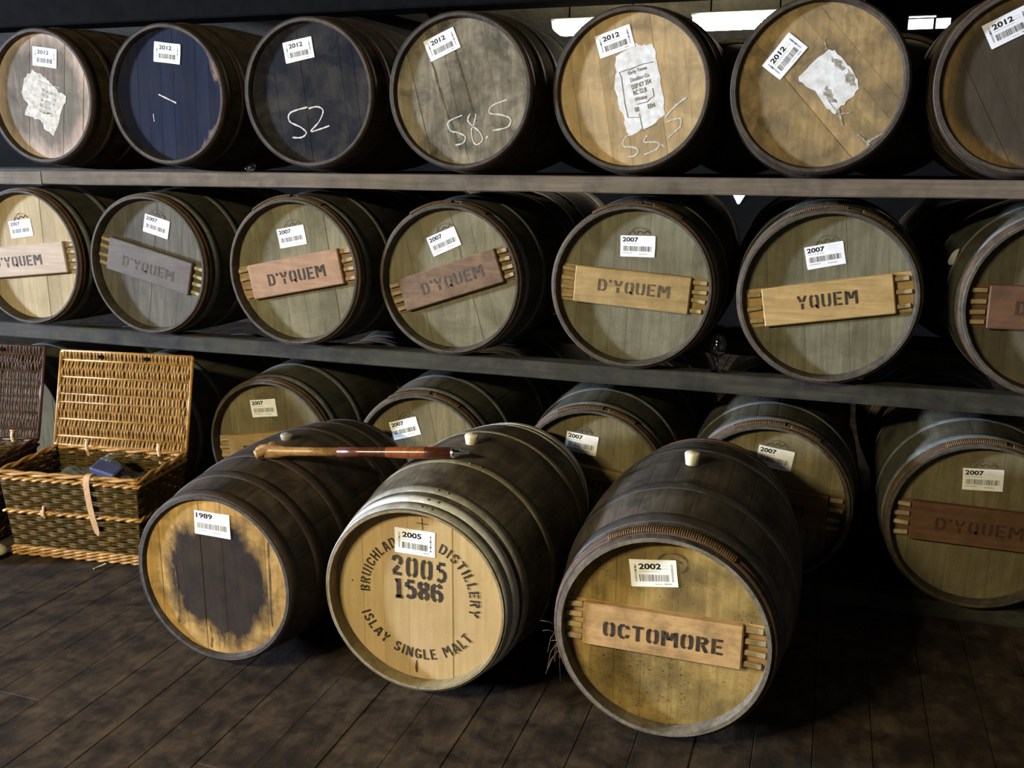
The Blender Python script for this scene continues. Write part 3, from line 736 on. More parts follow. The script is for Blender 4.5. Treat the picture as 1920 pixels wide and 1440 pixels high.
add_mark('T2', 'chalk_mark', M['chalk'], lambda mb: (chalk(mb, [(-.05, .004), (-.01, -.013), (.031, -.03)], .006, yc), chalk(mb, [(-.082, -.07), (-.080, -.10)], .003, yc)))
for u0, u1, v0, v1 in ((-.118, -.005, .12, -.20), (-.035, .055, .19, -.10)):
    mb = MB(); p = smooth_path([(u0 + (u1 - u0) * i / 8 + rnd.uniform(-.003, .003), v0 + (v1 - v0) * i / 8) for i in range(9)], 3); mb.ribbon(p, [rnd.uniform(.002, .011) for _ in p], yc + .0004)
    mark(TB['T4'][0], TB['T4'][2], 0, mb, 'dark_seam', M['burn'])
# white panel of the fifth barrel
pt5 = [(-.058, .108), (-.01, .135), (.003, .151), (.032, .144), (.066, .145), (.076, .12), (.088, .082), (.103, 0), (.119, -.078), (.085, -.108), (.053, -.13), (.04, -.128), (-.002, -.151), (-.013, -.13), (-.021, -.094), (-.039, -.054), (-.059, .005), (-.055, .06)]
add_mark('T5', 'white_paint_panel', M['paint_white'], lambda mb: mb.poly(ccw(jag(pt5, .0035, 4, 5)), yc + .0004))
add_mark('T5', 'paint_smear', M['paint_worn'], lambda mb: [mb.poly(ccw(jag(q, .004, 4, 6)), yc + .0008) for q in ([(-.07, .10), (-.05, .10), (-.045, .03), (-.065, .03)], [(-.075, .02), (-.055, .02), (-.05, -.03), (-.066, -.03)])])
def f(mb):
    rows = [('Early Times', (-.010, .046), (.052, .064)), ('Distilling Co', (-.002, .023), (.061, .040)), ('DSP KY 354', (.003, .002), (.067, .022)), ('RC 52.8', (.009, -.017), (.053, -.005)), ('Whiskey', (.015, -.040), (.057, -.029)), ('08', (.016, -.071), (.030, -.068)), ('E04', (.060, -.061), (.084, -.055))]
    for tx, a, b in rows:
        a = Vector(a); b = Vector(b); dd = b - a; an = dd.angle_signed(Vector((1, 0))); L_ = dd.length
        tf = lambda p, a=a, an=an: (a.x + p[0] * math.cos(an) - p[1] * math.sin(an), a.y + p[0] * math.sin(an) + p[1] * math.cos(an))
        put_text(mb, tx, 0, 0, L_, .0155, yc - .0004, 0, .02, tf)
    for ln in ([(-.044, .058), (-.012, .068), (-.010, .066), (.030, .082), (.072, .090)], [(-.044, .058), (-.036, .045), (-.020, -.045), (-.008, -.088), (.030, -.088)], [(.072, .006), (.078, -.02), (.064, -.028), (.056, -.038), (.020, -.046)], [(.030, -.075), (.045, -.135)], [(.048, -.128), (.090, -.110)]):
        mb.ribbon(ln, .0022, yc - .0003)
add_mark('T5', 'panel_lettering', M['soot'], f)
# first barrel: white smear with a worn stamp
pt1 = [(-.042, .106), (-.009, .094), (.016, .081), (.043, .055), (.07, .028), (.116, -.002), (.08, -.078), (.031, -.158), (-.011, -.125), (-.02, -.101), (-.068, -.08), (-.109, -.07), (-.084, -.032), (-.116, .022), (-.097, .072)]
add_mark('T1', 'white_paint_panel', M['paint_worn'], lambda mb: mb.poly(ccw(jag(pt1, .005, 4, 8)), yc + .0003))
def f(mb):
    mb.ribbon([(-.021, .065), (.03, .048), (.09, .033)], .004, yc)
    r_ = random.Random(4)
    for j in range(5):
        for i in range(4):
            u = -.004 + i * .019 - j * .006; v = .036 - j * .020 - i * .007
            if r_.random() < .85: mb.poly(ccw(jag([(u, v), (u + .014, v - .004), (u + .013, v - .016), (u - .001, v - .013)], .0015, 2, i + j * 7)), yc)
    mb.ribbon([(-.026, -.058), (.0, -.066), (.035, -.066)], .003, yc)
add_mark('T1', 'worn_stamp', flat('worn_stamp', (112, 110, 106), .9, c2=(176, 172, 164), scale=120), f)
# sixth barrel: white patch, soot smears and radial cracks
pt6 = [(.019, .107), (.04, .106), (.082, .063), (.111, .024), (.122, -.011), (.087, -.049), (.067, -.066), (.058, -.086), (.033, -.07), (-.01, -.017), (-.061, .018), (-.062, .032), (-.029, .061)]
add_mark('T6', 'white_paint_patch', M['paint_white'], lambda mb: mb.poly(ccw(jag(pt6, .003, 4, 9)), yc + .0003))
def f(mb):
    for q in ([(.03, .09), (.055, .075), (.075, .05), (.06, .045), (.045, .06)], [(.085, .05), (.105, .02), (.11, 0), (.095, .0), (.075, .02)], [(.02, .0), (.04, -.02), (.06, -.05), (.045, -.05), (.02, -.025)]):
        mb.poly(ccw(jag(q, .005, 4, int(q[0][0] * 1000))), yc)
    mb.ribbon([(.062, -.07), (.075, -.10), (.080, -.122)], [.010, .006, .002], yc); mb.ribbon([(.075, -.085), (.102, -.082)], [.007, .002], yc)
    mb.ribbon([(.125, -.145), (.150, -.165), (.165, -.182)], [.002, .006, .009], yc); mb.ribbon([(.16, -.17), (.20, -.145)], [.01, .003], yc)
    mb.ribbon([(.015, .108), (.008, .135), (.012, .15)], [.006, .003, .001], yc); mb.ribbon([(.025, -.035), (.055, -.072)], [.001, .004], yc - .0002)
add_mark('T6', 'soot_smears', M['smear'], f)

# ---- middle row: barriques barred with a lettered plank
G = 'plank-barred barrels in the middle row'
H['M1'] = head('head_m1', (206, 186, 150), (180, 160, 124), (150, 132, 98), .4, 0, 7)
H['M2'] = head('head_m2', (118, 114, 104), (96, 92, 84), (76, 74, 70), .6, -10, 6)
for i, (a, b) in {3: ((152, 144, 116), (126, 118, 92)), 4: ((148, 140, 114), (122, 114, 90)), 5: ((142, 136, 112), (116, 110, 88)), 6: ((142, 136, 110), (114, 108, 86)), 7: ((112, 104, 84), (88, 82, 66))}.items():
    H['M%d' % i] = head('head_m%d' % i, a, b, (82, 76, 50), .6, {3: 8, 4: 16, 5: -3, 6: 6, 7: 0}[i], 6, .25, mottc=((120, 112, 92), .5))
PM = {
 'M1': plank_mat('plank_m1', (214, 190, 164), (190, 164, 138), (180, 156, 130), .3, 0), 'M2': plank_mat('plank_m2', (118, 108, 98), (98, 88, 80), (84, 76, 70), .5, 0),
 'M3': plank_mat('plank_m3', (192, 152, 116), (164, 126, 94), (132, 100, 78), .5, 0), 'M4': plank_mat('plank_m4', (148, 118, 90), (120, 94, 70), (86, 66, 52), .6, 0),
 'M5': plank_mat('plank_m5', (198, 166, 108), (166, 134, 82), (128, 108, 64), .5, 0), 'M6': plank_mat('plank_m6', (212, 178, 118), (182, 146, 90), (150, 120, 74), .4, 0),
 'M7': plank_mat('plank_m7', (124, 88, 60), (100, 70, 48), (74, 52, 40), .5, 0)}
MM = {  # x, z, y, kind, sticker, plank angle, v0, v1, text, start, length, cap, ink, label
 'M1': (-3.328, 1.116, -.015, 'barrique_big', (-.0405, .1213, 8.0), 6.0, -.080, .055, "D'YQUEM", (-.1834, -.0597), .2685, .045, 'stencil_faint', 'barrel with pale cream head and lettered plank, leftmost in the middle row'),
 'M2': (-2.6927, 1.106, -.010, 'barrique', (.035, .1593, -14.4), -13.6, -.074, .067, "D'YQUEM", (-.1363, -.0074), .2593, .043, 'stencil_faint', 'barrel with slate-grey head and faintly lettered plank sloping down right, middle row'),
 'M3': (-1.9943, 1.106, -.020, 'barrique', (-.0179, .1366, 10.8), 11.5, -.079, .060, "D'YQUEM", (-.1138, -.065), .263, .047, 'stencil', 'barrel with pinkish lettered plank rising right, third from left in the middle row'),
 'M4': (-1.3528, 1.099, .022, 'barrique_small', (-.0306, .1415, 23.7), 18.6, -.068, .062, "D'YQUEM", (-.105, -.0666), .2633, .046, 'stencil_faint', 'barrel with brown plank tilted steeply up to the right, middle row'),
 'M5': (-.6547, 1.105, .010, 'barrique', (.0132, .1424, -.2), -3.8, -.074, .057, "D'YQUEM", (-.1221, -.020), .258, .043, 'stencil_brown', 'barrel with yellow plank in brown letters left of the wine glass, middle row'),
 'M6': (.0052, 1.105, -.008, 'barrique', (-.0172, .1346, 12.2), 9.4, -.079, .052, 'YQUEM', (-.0891, -.0498), .1906, .045, 'stencil', 'barrel with bright plank reading YQUEM only, right of the wine glass, middle row'),
 'M7': (.6968, 1.107, -.002, 'barrique', None, .5, -.078, .062, "D'YQUEM", None, .26, .044, 'stencil_red', 'dark barrel cut off by the right edge in the middle row')}
MBR = {}
for i, (k_, (x_, z_, y_, kd, lab, pa, v0, v1, tx, st, tl, cp, ink, lb)) in enumerate(MM.items()):
    b = barrel('plank_barred_barrel', lb, G, kd, x_, y_, z_, {1: 0, 2: -10, 3: 8, 4: 16, 5: -3, 6: 6, 7: 0}[i + 1], H[k_], spin=i * .41)
    MBR[k_] = b; r_, t_, o_, hs_ = b
    if lab: sticker(r_, t_, o_, *lab, '2007', 'A'); 
    plank(r_, t_, o_, pa, v0, v1, PM[k_], tx, st, tl, cp, ink, npeg=4 if k_ != 'M6' else 3, tup=.0035)
    if lab: burn_mark(r_, t_, o_, lab[0] + .005, lab[1] + .042, .9, lab[2])
    if k_ in ('M3', 'M4', 'M5', 'M6'):
        for a_, sp in ((-24 + i * 3, 34), (8 + i * 4, 20)): obj('osier_binding', t_['bind_me'][sp], r_, o_, (0, R(a_), 0))

# ---- bottom row
G = 'plank-barred barrels in the bottom row'
for i in range(1, 8):
    H['B%d' % i] = head('head_b%d' % i, (148, 134, 98), (118, 106, 76), (86, 78, 54), .55, {3: 4, 4: 12, 5: -4, 6: -4, 7: -1}.get(i, 0), 6, .35, mottc=((108, 98, 74), .5))
pmB = {3: plank_mat('plank_b3', (196, 166, 112), (164, 134, 84), (126, 104, 66), .4, 0), 4: plank_mat('plank_b4', (166, 128, 76), (138, 102, 58), (104, 78, 46), .5, 0),
       5: plank_mat('plank_b5', (180, 152, 96), (150, 122, 74), (112, 92, 56), .5, 0), 6: plank_mat('plank_b6', (142, 106, 66), (114, 82, 52), (82, 62, 42), .5, 0), 7: plank_mat('plank_b7', (122, 86, 58), (98, 68, 46), (66, 48, 36), .5, 0)}
BB = {
 1: (-3.52, None, 0, 'barrel hidden behind the left hamper with only its curved top showing, bottom row'),
 2: (-2.84, None, 0, 'barrel hidden behind the open hamper lid with only its curved top showing, bottom row'),
 3: (-2.1563, (-.0417, .1594, 7.7), 9.4, 'barrel with pale yellow plank just right of the hamper lid, bottom row'),
 4: (-1.4692, (-.0822, .1326, 17.1), 20.9, 'barrel behind the wooden stick with its plank tilted up right, bottom row'),
 5: (-.785, (-.041, .143, -6.9), -5.6, 'barrel showing between the 2005 and 2002 barrels, bottom row'),
 6: (-.146, (.0206, .1593, -7.4), -4.0, 'barrel mostly hidden behind the 2002 barrel, bottom row'),
 7: (.5395, (.0014, .1555, 2.6), -.8, 'barrel with red-brown lettered plank at the right edge, bottom row')}
for i, (x_, lab, pa, lb) in BB.items():
    b = barrel('plank_barred_barrel', lb, G, 'barrique', x_, .002, .364, {3: 4, 4: 12, 5: -4, 6: -4, 7: -1}.get(i, 0), H['B%d' % i], spin=i * .29)
    r_, t_, o_, hs_ = b
    if not lab: continue
    sticker(r_, t_, o_, *lab, '2007', 'A', 'paper_warm')
    plank(r_, t_, o_, pa, -.074, .062, pmB[i], "D'YQUEM", (-.1303, -.0367) if i == 7 else None, .2667, .044, 'stencil_red' if i == 7 else 'stencil', tup=.009)
    burn_mark(r_, t_, o_, lab[0] + .005, lab[1] + .044, .8, lab[2])
    if i >= 4:
        for a_, sp in ((-14 + i, 34), (18 + i, 20)): obj('osier_binding', t_['bind_me'][sp], r_, o_, (0, R(a_), 0))

# ---- three casks standing forward on the floor
G = 'casks lying on the floor in front'
def bung(r, t, org, mat, tall):
    mb = MB(); h = tall; mb.lathe([(0, h), (.020, h), (.0225, h - .003), (.0225, h - .006), (.017, -.012), (0, -.012)], 24, 0, 'Z', True)
    return obj('bung', mb.mesh('bung', mat), r, (org[0], org[1] + t['L'] / 2, org[2] + t['Rb']))
H['F1'] = head('head_f1', (206, 168, 106), (176, 136, 76), (84, 68, 46), .7, 0, 10, .2, ring=((15, 15, 19), .165, .212, .01, -.015, False), rand=.3, wobble=.22)
b = barrel('floor_cask', 'cask with tan head stained black in the middle, labelled 1989, on the floor', G, 'f1', -1.673, -1.0707, .3145, 0, H['F1'], nb=7, spin=.2)
sticker(b[0], b[1], b[2], .0034, .1709, -1.1, '1989', 'A'); bung(b[0], b[1], b[2], M['bung_grey'], .018)
mb = MB()
for u, v0, v1 in ((-.142, -.17, .02), (.19, -.13, .14), (-.03, -.235, -.16)):
    p = smooth_path([(u + rnd.uniform(-.003, .003), v0 + (v1 - v0) * k_ / 5) for k_ in range(6)], 3); mb.ribbon(p, [rnd.uniform(.001, .006) for _ in p], b[1]['d'] - .0011)
mark(b[0], b[2], 0, mb, 'dark_cracks', M['burn'])
H['F2'] = head('head_f2', (212, 184, 132), (190, 160, 108), (170, 142, 98), .35, 0, 6, .12, mottc=((206, 172, 132), .6), rand=.14)
b = barrel('floor_cask', 'cask with white and galvanised hoops and ringed lettering, labelled 2005, on the floor', G, 'f2', -1.0322, -1.0406, .3318, 0, H['F2'], nb=7, spin=.3)
sticker(b[0], b[1], b[2], -.0108, .1603, -1.0, '2005', 'B'); bung(b[0], b[1], b[2], M['bung'], .030)
yl = b[1]['d'] - .0012; mb = MB()
stencil_arc(mb, 'BRUICHLADDICH', .152, 184, 84, .030, yl, c=(-.004, 0))
mark(b[0], b[2], 0, mb, 'ring_lettering', M['stencil']); mb = MB(); stencil_arc(mb, 'DISTILLERY', .150, 68, -14, .030, yl, c=(.004, 0))
mark(b[0], b[2], 0, mb, 'ring_lettering', M['stencil']); mb = MB(); stencil_arc(mb, 'ISLAY SINGLE MALT', .200, -156, -34, .032, yl, True, c=(-.003, 0))
mark(b[0], b[2], 0, mb, 'ring_lettering', M['stencil']); mb = MB()
stencil(mb, '2005', (-.086, .053), -2, .170, .062, yl, .17, .17); mark(b[0], b[2], 0, mb, 'year_lettering', M['stencil']); mb = MB(); stencil(mb, '1586', (-.078, -.016), 1, .152, .058, yl, .19, .06)
mark(b[0], b[2], 0, mb, 'number_lettering', M['stencil'])
mb = MB(); mb.ribbon([(.012, .235), (.014, .200)], .003, yl); mb.ribbon([(-.004, .219), (.030, .218)], .003, yl); mark(b[0], b[2], 0, mb, 'cross_mark', M['stencil_brown'])
mb = MB(); mb.ribbon(smooth_path([(-.012, -.205), (-.013, -.225), (-.012, -.245)], 4), [.002, .003, .004, .006, .007, .008, .007, .006, .004], yl); mb.poly(ccw(jag([(-.214, .012), (-.209, .012), (-.209, .017), (-.214, .017)], .0008, 2, 1)), yl); mark(b[0], b[2], 0, mb, 'rust_stain', M['hoop_wood'])
me_r = (lambda q: (q.lathe([(0, .004), (.0035, .0032), (.0055, 0)], 10, 0, 'Z', True), q.mesh('rivet', M['rivet']))[1])(MB())
for h_, (nm, me, s_, side) in zip(b[3], b[1]['hoop_me']):
    if side: continue
    for da in (-1.5, 4.5):
        a_ = R(6 + da + s_ * 20); rr_ = prof_r(b[1], s_) + .002
        obj('rivet', me_r, h_, (rr_ * math.sin(a_), s_, rr_ * math.cos(a_)), (0, a_, 0))
H['F3'] = head('head_f3', (196, 166, 100), (160, 130, 74), (92, 80, 46), .8, 0, 7, .9, mottc=((102, 86, 60), .6), rand=.32)
b = barrel('floor_cask', 'dark cask with OCTOMORE plank across an olive head, labelled 2002, on the floor', G, 'f3', -.3352, -1.0374, .3365, 0, H['F3'], nb=7, spin=.1)
b3 = b
sticker(b[0], b[1], b[2], -.0324, .1608, 7.2, '2002', 'B', 'paper_warm'); bung(b[0], b[1], b[2], M['bung'], .036)
plank(b[0], b[1], b[2], -.3, -.061, .061, plank_mat('plank_f3', (218, 178, 122), (194, 150, 96), (120, 92, 62), .6, 0), 'OCTOMORE', (-.1560, -.0250), .3121, .043, 'stencil', (-.213, .205), .17)
mb = MB(); p = [(.016 + .038 * math.cos(R(a)), .196 + .026 * math.sin(R(a))) for a in range(-70, 250, 16)]; mb.ribbon(p, [.004 + .003 * math.sin(i) for i in range(len(p))], b[1]['d'] - .0011)
mb.ribbon(smooth_path([(-.005, .196), (.016, .206), (.038, .198)], 4), .004, b[1]['d'] - .0011); mark(b[0], b[2], 0, mb, 'burnt_oval_mark', M['burn'])
for a_, sp in ((-20, 20), (0, 34), (26, 20)): obj('osier_binding', b[1]['bind_me'][sp], b[0], b[2], (0, R(a_), 0))
mb = MB()
for i in range(16):      # loose fibres caught on the left rim
    a_ = R(-92 - rnd.uniform(0, 14)); rr_ = b[1]['R'] - .003; p0 = Vector((rr_ * math.sin(a_), .006, rr_ * math.cos(a_)))
    dr = Vector((rnd.uniform(-.05, .005), rnd.uniform(-.02, .01), rnd.uniform(-.10, .03)))
    mb.tube([p0, p0 + dr * .5 + Vector((rnd.uniform(-.008, .008), 0, .006)), p0 + dr], .0006, 3)
fb = obj('loose_fibres', mb.mesh('loose_fibres', M['osier']), b[0], b[2]); fb['kind'] = 'stuff'

# ---- second stack behind, seen through the gaps: plain bodies
def back_barrel(kind, x, yf, zc, label, group, hm):
    t = TYPES[kind]; L = t['L']; key = 'body_me'
    if key not in t:
        mb = MB(); ss = [0, .004, t['d']] + [L * i / 12 for i in range(1, 12)] + [L - .004, L]
        mb.lathe([(t['R'] - .013, t['d'])] + [(t['R'] - .013, 0)] + [(prof_r(t, s), s) for s in ss] + [(0, L)], 48, 0, 'Y', True); t[key] = mb.mesh('body', M[t['stave']])
    r = bpy.data.objects.new('stacked_barrel', None); COL.objects.link(r); r.location = (x, yf + L / 2, zc - t['Rb']); tag(r, label, 'barrel', group); org = (0, -L / 2, t['Rb'])
    obj('body', t[key], r, org)
    for (nm, me, s, side) in t['hoop_me']: obj(nm, me, r, org)
    rad = t['rin']
    for i in range(7): obj('head_board', board_mesh(rad, -rad + 2 * rad * i / 7, -rad + 2 * rad * (i + 1) / 7, 0, t['d'], hm), r, org)
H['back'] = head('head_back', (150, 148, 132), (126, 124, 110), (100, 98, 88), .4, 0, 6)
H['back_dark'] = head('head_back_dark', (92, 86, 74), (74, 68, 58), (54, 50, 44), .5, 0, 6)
for i in range(5):
    lb = {0: 'pale grey barrel head half hidden behind the two rightmost top barrels', 1: 'pale grey barrel head in the gap below the right-hand ceiling lamp', 2: 'grey barrel of the second stack behind the white printed panel barrel', 3: 'grey barrel of the second stack behind the weathered grey-headed barrel', 4: 'grey barrel of the second stack behind the black-headed barrel'}[i]
    back_barrel('bourbon', .201 - i * .632, 1.0, 1.774, lb, 'second stack behind the top row', H['back'])
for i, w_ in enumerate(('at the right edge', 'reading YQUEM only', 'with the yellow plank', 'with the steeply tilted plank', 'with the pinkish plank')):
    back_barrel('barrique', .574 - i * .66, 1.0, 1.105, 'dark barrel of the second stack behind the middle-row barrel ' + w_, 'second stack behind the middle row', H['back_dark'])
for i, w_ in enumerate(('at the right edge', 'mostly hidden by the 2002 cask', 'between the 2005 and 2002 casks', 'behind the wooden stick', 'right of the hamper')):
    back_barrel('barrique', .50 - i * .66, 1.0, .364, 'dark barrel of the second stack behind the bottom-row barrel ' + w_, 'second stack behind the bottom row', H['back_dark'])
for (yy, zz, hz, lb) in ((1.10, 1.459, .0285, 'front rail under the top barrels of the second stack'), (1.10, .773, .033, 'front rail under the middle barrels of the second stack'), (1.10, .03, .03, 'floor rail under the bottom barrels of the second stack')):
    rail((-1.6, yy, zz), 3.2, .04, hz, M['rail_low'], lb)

# ------------------------------------------------------------------ wicker hampers
M['wicker'] = wood('wicker', (206, 164, 92), (160, 116, 58), (112, 78, 40), .5, (1, 1, 1), 40, 30, .0, .45, .3, spec=.5)[0]
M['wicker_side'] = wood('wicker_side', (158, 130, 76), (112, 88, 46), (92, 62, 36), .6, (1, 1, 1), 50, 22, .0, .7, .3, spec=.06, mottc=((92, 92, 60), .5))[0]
M['wicker_rim'] = wood('wicker_rim', (206, 160, 88), (168, 120, 58), (120, 82, 42), .5, (1, 1, 1), 60, 25, .0, .45, .3, spec=.5)[0]
M['wicker_dark'] = wood('wicker_dark', (128, 92, 76), (88, 62, 54), (54, 40, 44), .6, (1, 1, 1), 40, 26, .0, .5, .3, spec=.45)[0]
M['leather'] = flat('leather', (206, 170, 132), .6, c2=(190, 152, 114), scale=60)
def hamper(loc, rz, label, group, mats, extras):
    mw_, ms_, mr_ = mats
    r = bpy.data.objects.new('wicker_hamper', None); COL.objects.link(r); r.location = loc; r.rotation_euler = (0, 0, rz); tag(r, label, 'hamper', group)
    w0, d0, w1, d1, h = .27, .15, .2925, .1725, .36
    corner = lambda z: (w0 + (w1 - w0) * z / h, d0 + (d1 - d0) * z / h)
    # woven sides: horizontal canes over upright stakes
    for nm, sd in (('front_panel', 0), ('side_panel', 1), ('back_panel', 2), ('side_panel', 3)):
        mb = MB(); rows = 32; n = 13 if sd % 2 == 0 else 8
        def P(f, z, o):
            cw, cd = corner(z); u = -1 + 2 * f
            return [(u * cw, -cd - o, z), (cw + o, u * cd, z), (-u * cw, cd + o, z), (-cw - o, -u * cd, z)][sd]
        for i in range(rows):
            z = .012 + (h - .03) * (i + .5) / rows; pth = []; seg = n * 5
            for j in range(seg + 1):
                f_ = j / seg; o = .0052 * math.sin(math.pi * n * f_ + (math.pi if (i // 2) % 2 else 0)) + rnd.uniform(-.0006, .0006)
                pth.append(P(f_, z + rnd.uniform(-.0008, .0008), o))
            mb.tube(pth, .0064, 4, 0, caps=False)
        for j in range(n + 1):
            mb.tube([P(j / n, .005, 0), P(j / n, h - .01, 0)], .0045, 5, 0)
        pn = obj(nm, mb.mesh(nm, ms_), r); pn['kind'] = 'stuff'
    mb = MB(); mb.box((0, 0, .012), (w0 - .004, d0 - .004, .005)); obj('bottom', mb.mesh('bottom', ms_), r)
    # twisted borders: top rim, middle band, foot
    def border(z, rad, o, nm, strands=2, tw=26):
        mb = MB(); cw, cd = corner(z); cw += o; cd += o
        ring = []
        for a, b, m in (((-cw, -cd), (cw, -cd), 40), ((cw, -cd), (cw, cd), 24), ((cw, cd), (-cw, cd), 40), ((-cw, cd), (-cw, -cd), 24)):
            for i in range(m): ring.append((Vector((a[0] + (b[0] - a[0]) * i / m, a[1] + (b[1] - a[1]) * i / m, z)), Vector((b[1] - a[1], a[0] - b[0], 0)).normalized()))
        for s_ in range(strands):
            pth = [p + nrm * rad * .8 * math.cos(2 * math.pi * (i * tw / len(ring) + s_ / strands)) + Vector((0, 0, rad * .8 * math.sin(2 * math.pi * (i * tw / len(ring) + s_ / strands)))) for i, (p, nrm) in enumerate(ring)]
            mb.tube(pth, rad, 6, 0, closed=True)
        obj(nm, mb.mesh(nm, mr_), r)
    border(h - .006, .0070, .004, 'rim', 2, 9); border(h - .028, .006, .006, 'rim_braid', 2, 22)
    border(.195, .006, .008, 'middle_band', 2, 22)
    for z in (.014, .028, .040): border(z, .0055, .008, 'foot_band', 2, 18)
    # lid: hinged at the back, leaning open; upright canes over cross stakes
    lean = R(-15.5); lw, lh, ly, lz = .302, .392, d1 + .004, h + .004
    rotm = Matrix.Rotation(lean, 3, 'X')
    LP = lambda u, v, o: tuple(Vector((0, ly, lz)) + rotm @ Vector((u, -o, v)))
    mb = MB(); n = 74; rows = 11
    for i in range(n):
        u = -lw + .008 + (2 * lw - .016) * (i + .5) / n; pth = []; seg = rows * 4
        for j in range(seg + 1):
            f_ = j / seg; o = .0060 * math.sin(math.pi * rows * f_ + (math.pi if i % 2 else 0)) * .55 + .0042 * math.cos(2 * math.pi * 5 * f_)
            pth.append(LP(u + .0025 * math.sin(f_ * 9 + i), f_ * lh, o + rnd.uniform(-.0007, .0007)))
        mb.tube(pth, .0046, 4, 0, caps=False)
    for j in range(rows + 1): mb.tube([LP(-lw, lh * j / rows, 0), LP(lw, lh * j / rows, 0)], .0045, 5, 0)
    lid = obj('lid', mb.mesh('lid', mw_), r); lid['kind'] = 'stuff'
    mb = MB(); q = [LP(-lw, 0, 0), LP(lw, 0, 0), LP(lw, lh, 0), LP(-lw, lh, 0)]
    for a, b in zip(q, q[1:] + q[:1]): mb.tube([a, b], .0075, 7)
    obj('lid_border', mb.mesh('lid_border', mr_), lid)
    for u in (-.145, .185):
        mb = MB(); mb.tube(smooth_path([LP(u, .020, .012), LP(u, .002, .016), (u, ly - .008, h - .03), (u, ly - .006, h - .055)], 4), .008, 6, flat=.3); obj('hinge_loop', mb.mesh('hinge_loop', M['leather']), r)
        mb = MB(); mb.tube([LP(u - .012, .024, .013), LP(u + .014, .024, .013)], .003, 6); obj('hinge_pin', mb.mesh('hinge_pin', M['wicker_rim']), r)
    for u in (-.11, .10):
        mb = MB(); mb.box(LP(u, lh - .018, .010), (.013, .004, .007), bev=.002); obj('strap_slot', mb.mesh('strap_slot', M['beam']), lid)
    if extras:
        cd = d1 + .018; mb = MB(); sx = .100
        pth = smooth_path([(sx + .004, -cd + .045, h - .004), (sx + .002, -cd + .02, h + .010), (sx, -cd - .004, h + .002), (sx, -cd - .010, h - .04), (sx + .006, -cd - .004, .22), (sx + .016, -d0 - .032, .125)], 5)
        vs = []; fs = []; m = len(pth)
        for i, p in enumerate(pth):
            w = .0125 if i < m - 2 else (.010 if i == m - 2 else .003); tn = (pth[min(i + 1, m - 1)] - pth[max(i - 1, 0)]).normalized(); nn = Vector((1, 0, 0)).cross(tn).normalized()
            for sx_, so in ((-w, -.0012), (w, -.0012), (w, .0012), (-w, .0012)): vs.append(p + Vector((sx_, 0, 0)) + nn * so)
        for i in range(m - 1):
            for j in range(4): fs.append((i * 4 + j, (i + 1) * 4 + j, (i + 1) * 4 + (j + 1) % 4, i * 4 + (j + 1) % 4))
        fs += [(3, 2, 1, 0), tuple((m - 1) * 4 + j for j in range(4))]; mb.add(vs, fs); obj('leather_strap', mb.mesh('leather_strap', M['leather']), r)
        cw, cd2 = corner(.20); mb = MB(); mb.tube(smooth_path([(-.115, -cd2 - .010, .225), (-.110, -cd2 - .022, .20), (-.112, -cd2 - .010, .175)], 4), .005, 6, flat=.5); mb.box((-.118, -cd2 - .014, .196), (.011, .003, .013), bev=.002)
        obj('hasp', mb.mesh('hasp', M['leather']), r)
    return r
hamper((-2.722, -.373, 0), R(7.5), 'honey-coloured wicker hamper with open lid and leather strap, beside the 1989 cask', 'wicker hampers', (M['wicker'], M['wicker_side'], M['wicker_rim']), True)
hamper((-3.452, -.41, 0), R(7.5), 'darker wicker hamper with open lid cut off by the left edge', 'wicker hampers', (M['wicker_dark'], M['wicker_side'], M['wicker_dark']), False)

# plastic bag and blue packet inside the hamper
n = NT('plastic_bag'); n.out(lin((120, 126, 124)), .3, 0, .4); n.b.inputs['Transmission Weight'].default_value = .45; n.b.inputs['IOR'].default_value = 1.15; M['bag'] = n.m
mb = MB(); nu, nv = 22, 14; vs = []; fs = []
for i in range(nu + 1):
    for j in range(nv + 1):
        u = -1 + 2 * i / nu; v = -1 + 2 * j / nv; k_ = max(0, 1 - u * u) * max(0, 1 - v * v)
        vs.append((u * .17, v * .10, .012 + .085 * k_ ** .6 * (1 + .35 * math.sin(5 * u + 2 * v)) + .010 * math.sin(19 * u + 7 * v) * math.cos(13 * v - 3 * u)))
for i in range(nu):
    for j in range(nv):
        a = i * (nv + 1) + j; fs.append((a, a + nv + 1, a + nv + 2, a + 1))
mb.add(vs, fs, 0, False)
b_ = tag(obj('plastic_bag', mb.mesh('plastic_bag', M['bag']), None, (-2.70, -.37, .258), (0, 0, R(12))), 'crumpled clear plastic bag inside the open hamper', 'bag')
mb = MB(); mb.box((0, 0, 0), (.055, .032, .014), bev=.006)
tag(obj('blue_packet', mb.mesh('blue_packet', flat('blue_packet', (60, 66, 112), .5, c2=(72, 78, 124), scale=40)), None, (-2.62, -.42, .352), (R(22), R(12), R(4))), 'small blue packet on the plastic bag in the hamper', 'packet')
mb = MB(); mb.box((0, 0, .115), (.20, .10, .115), bev=.012)
tag(obj('cardboard_box', mb.mesh('cardboard_box', flat('cardboard', (150, 122, 88), .8, c2=(130, 104, 74), scale=20)), None, (-2.71, -.37, .020), (0, 0, R(7.5))), 'brown cardboard box down inside the open hamper under the plastic bag', 'box')

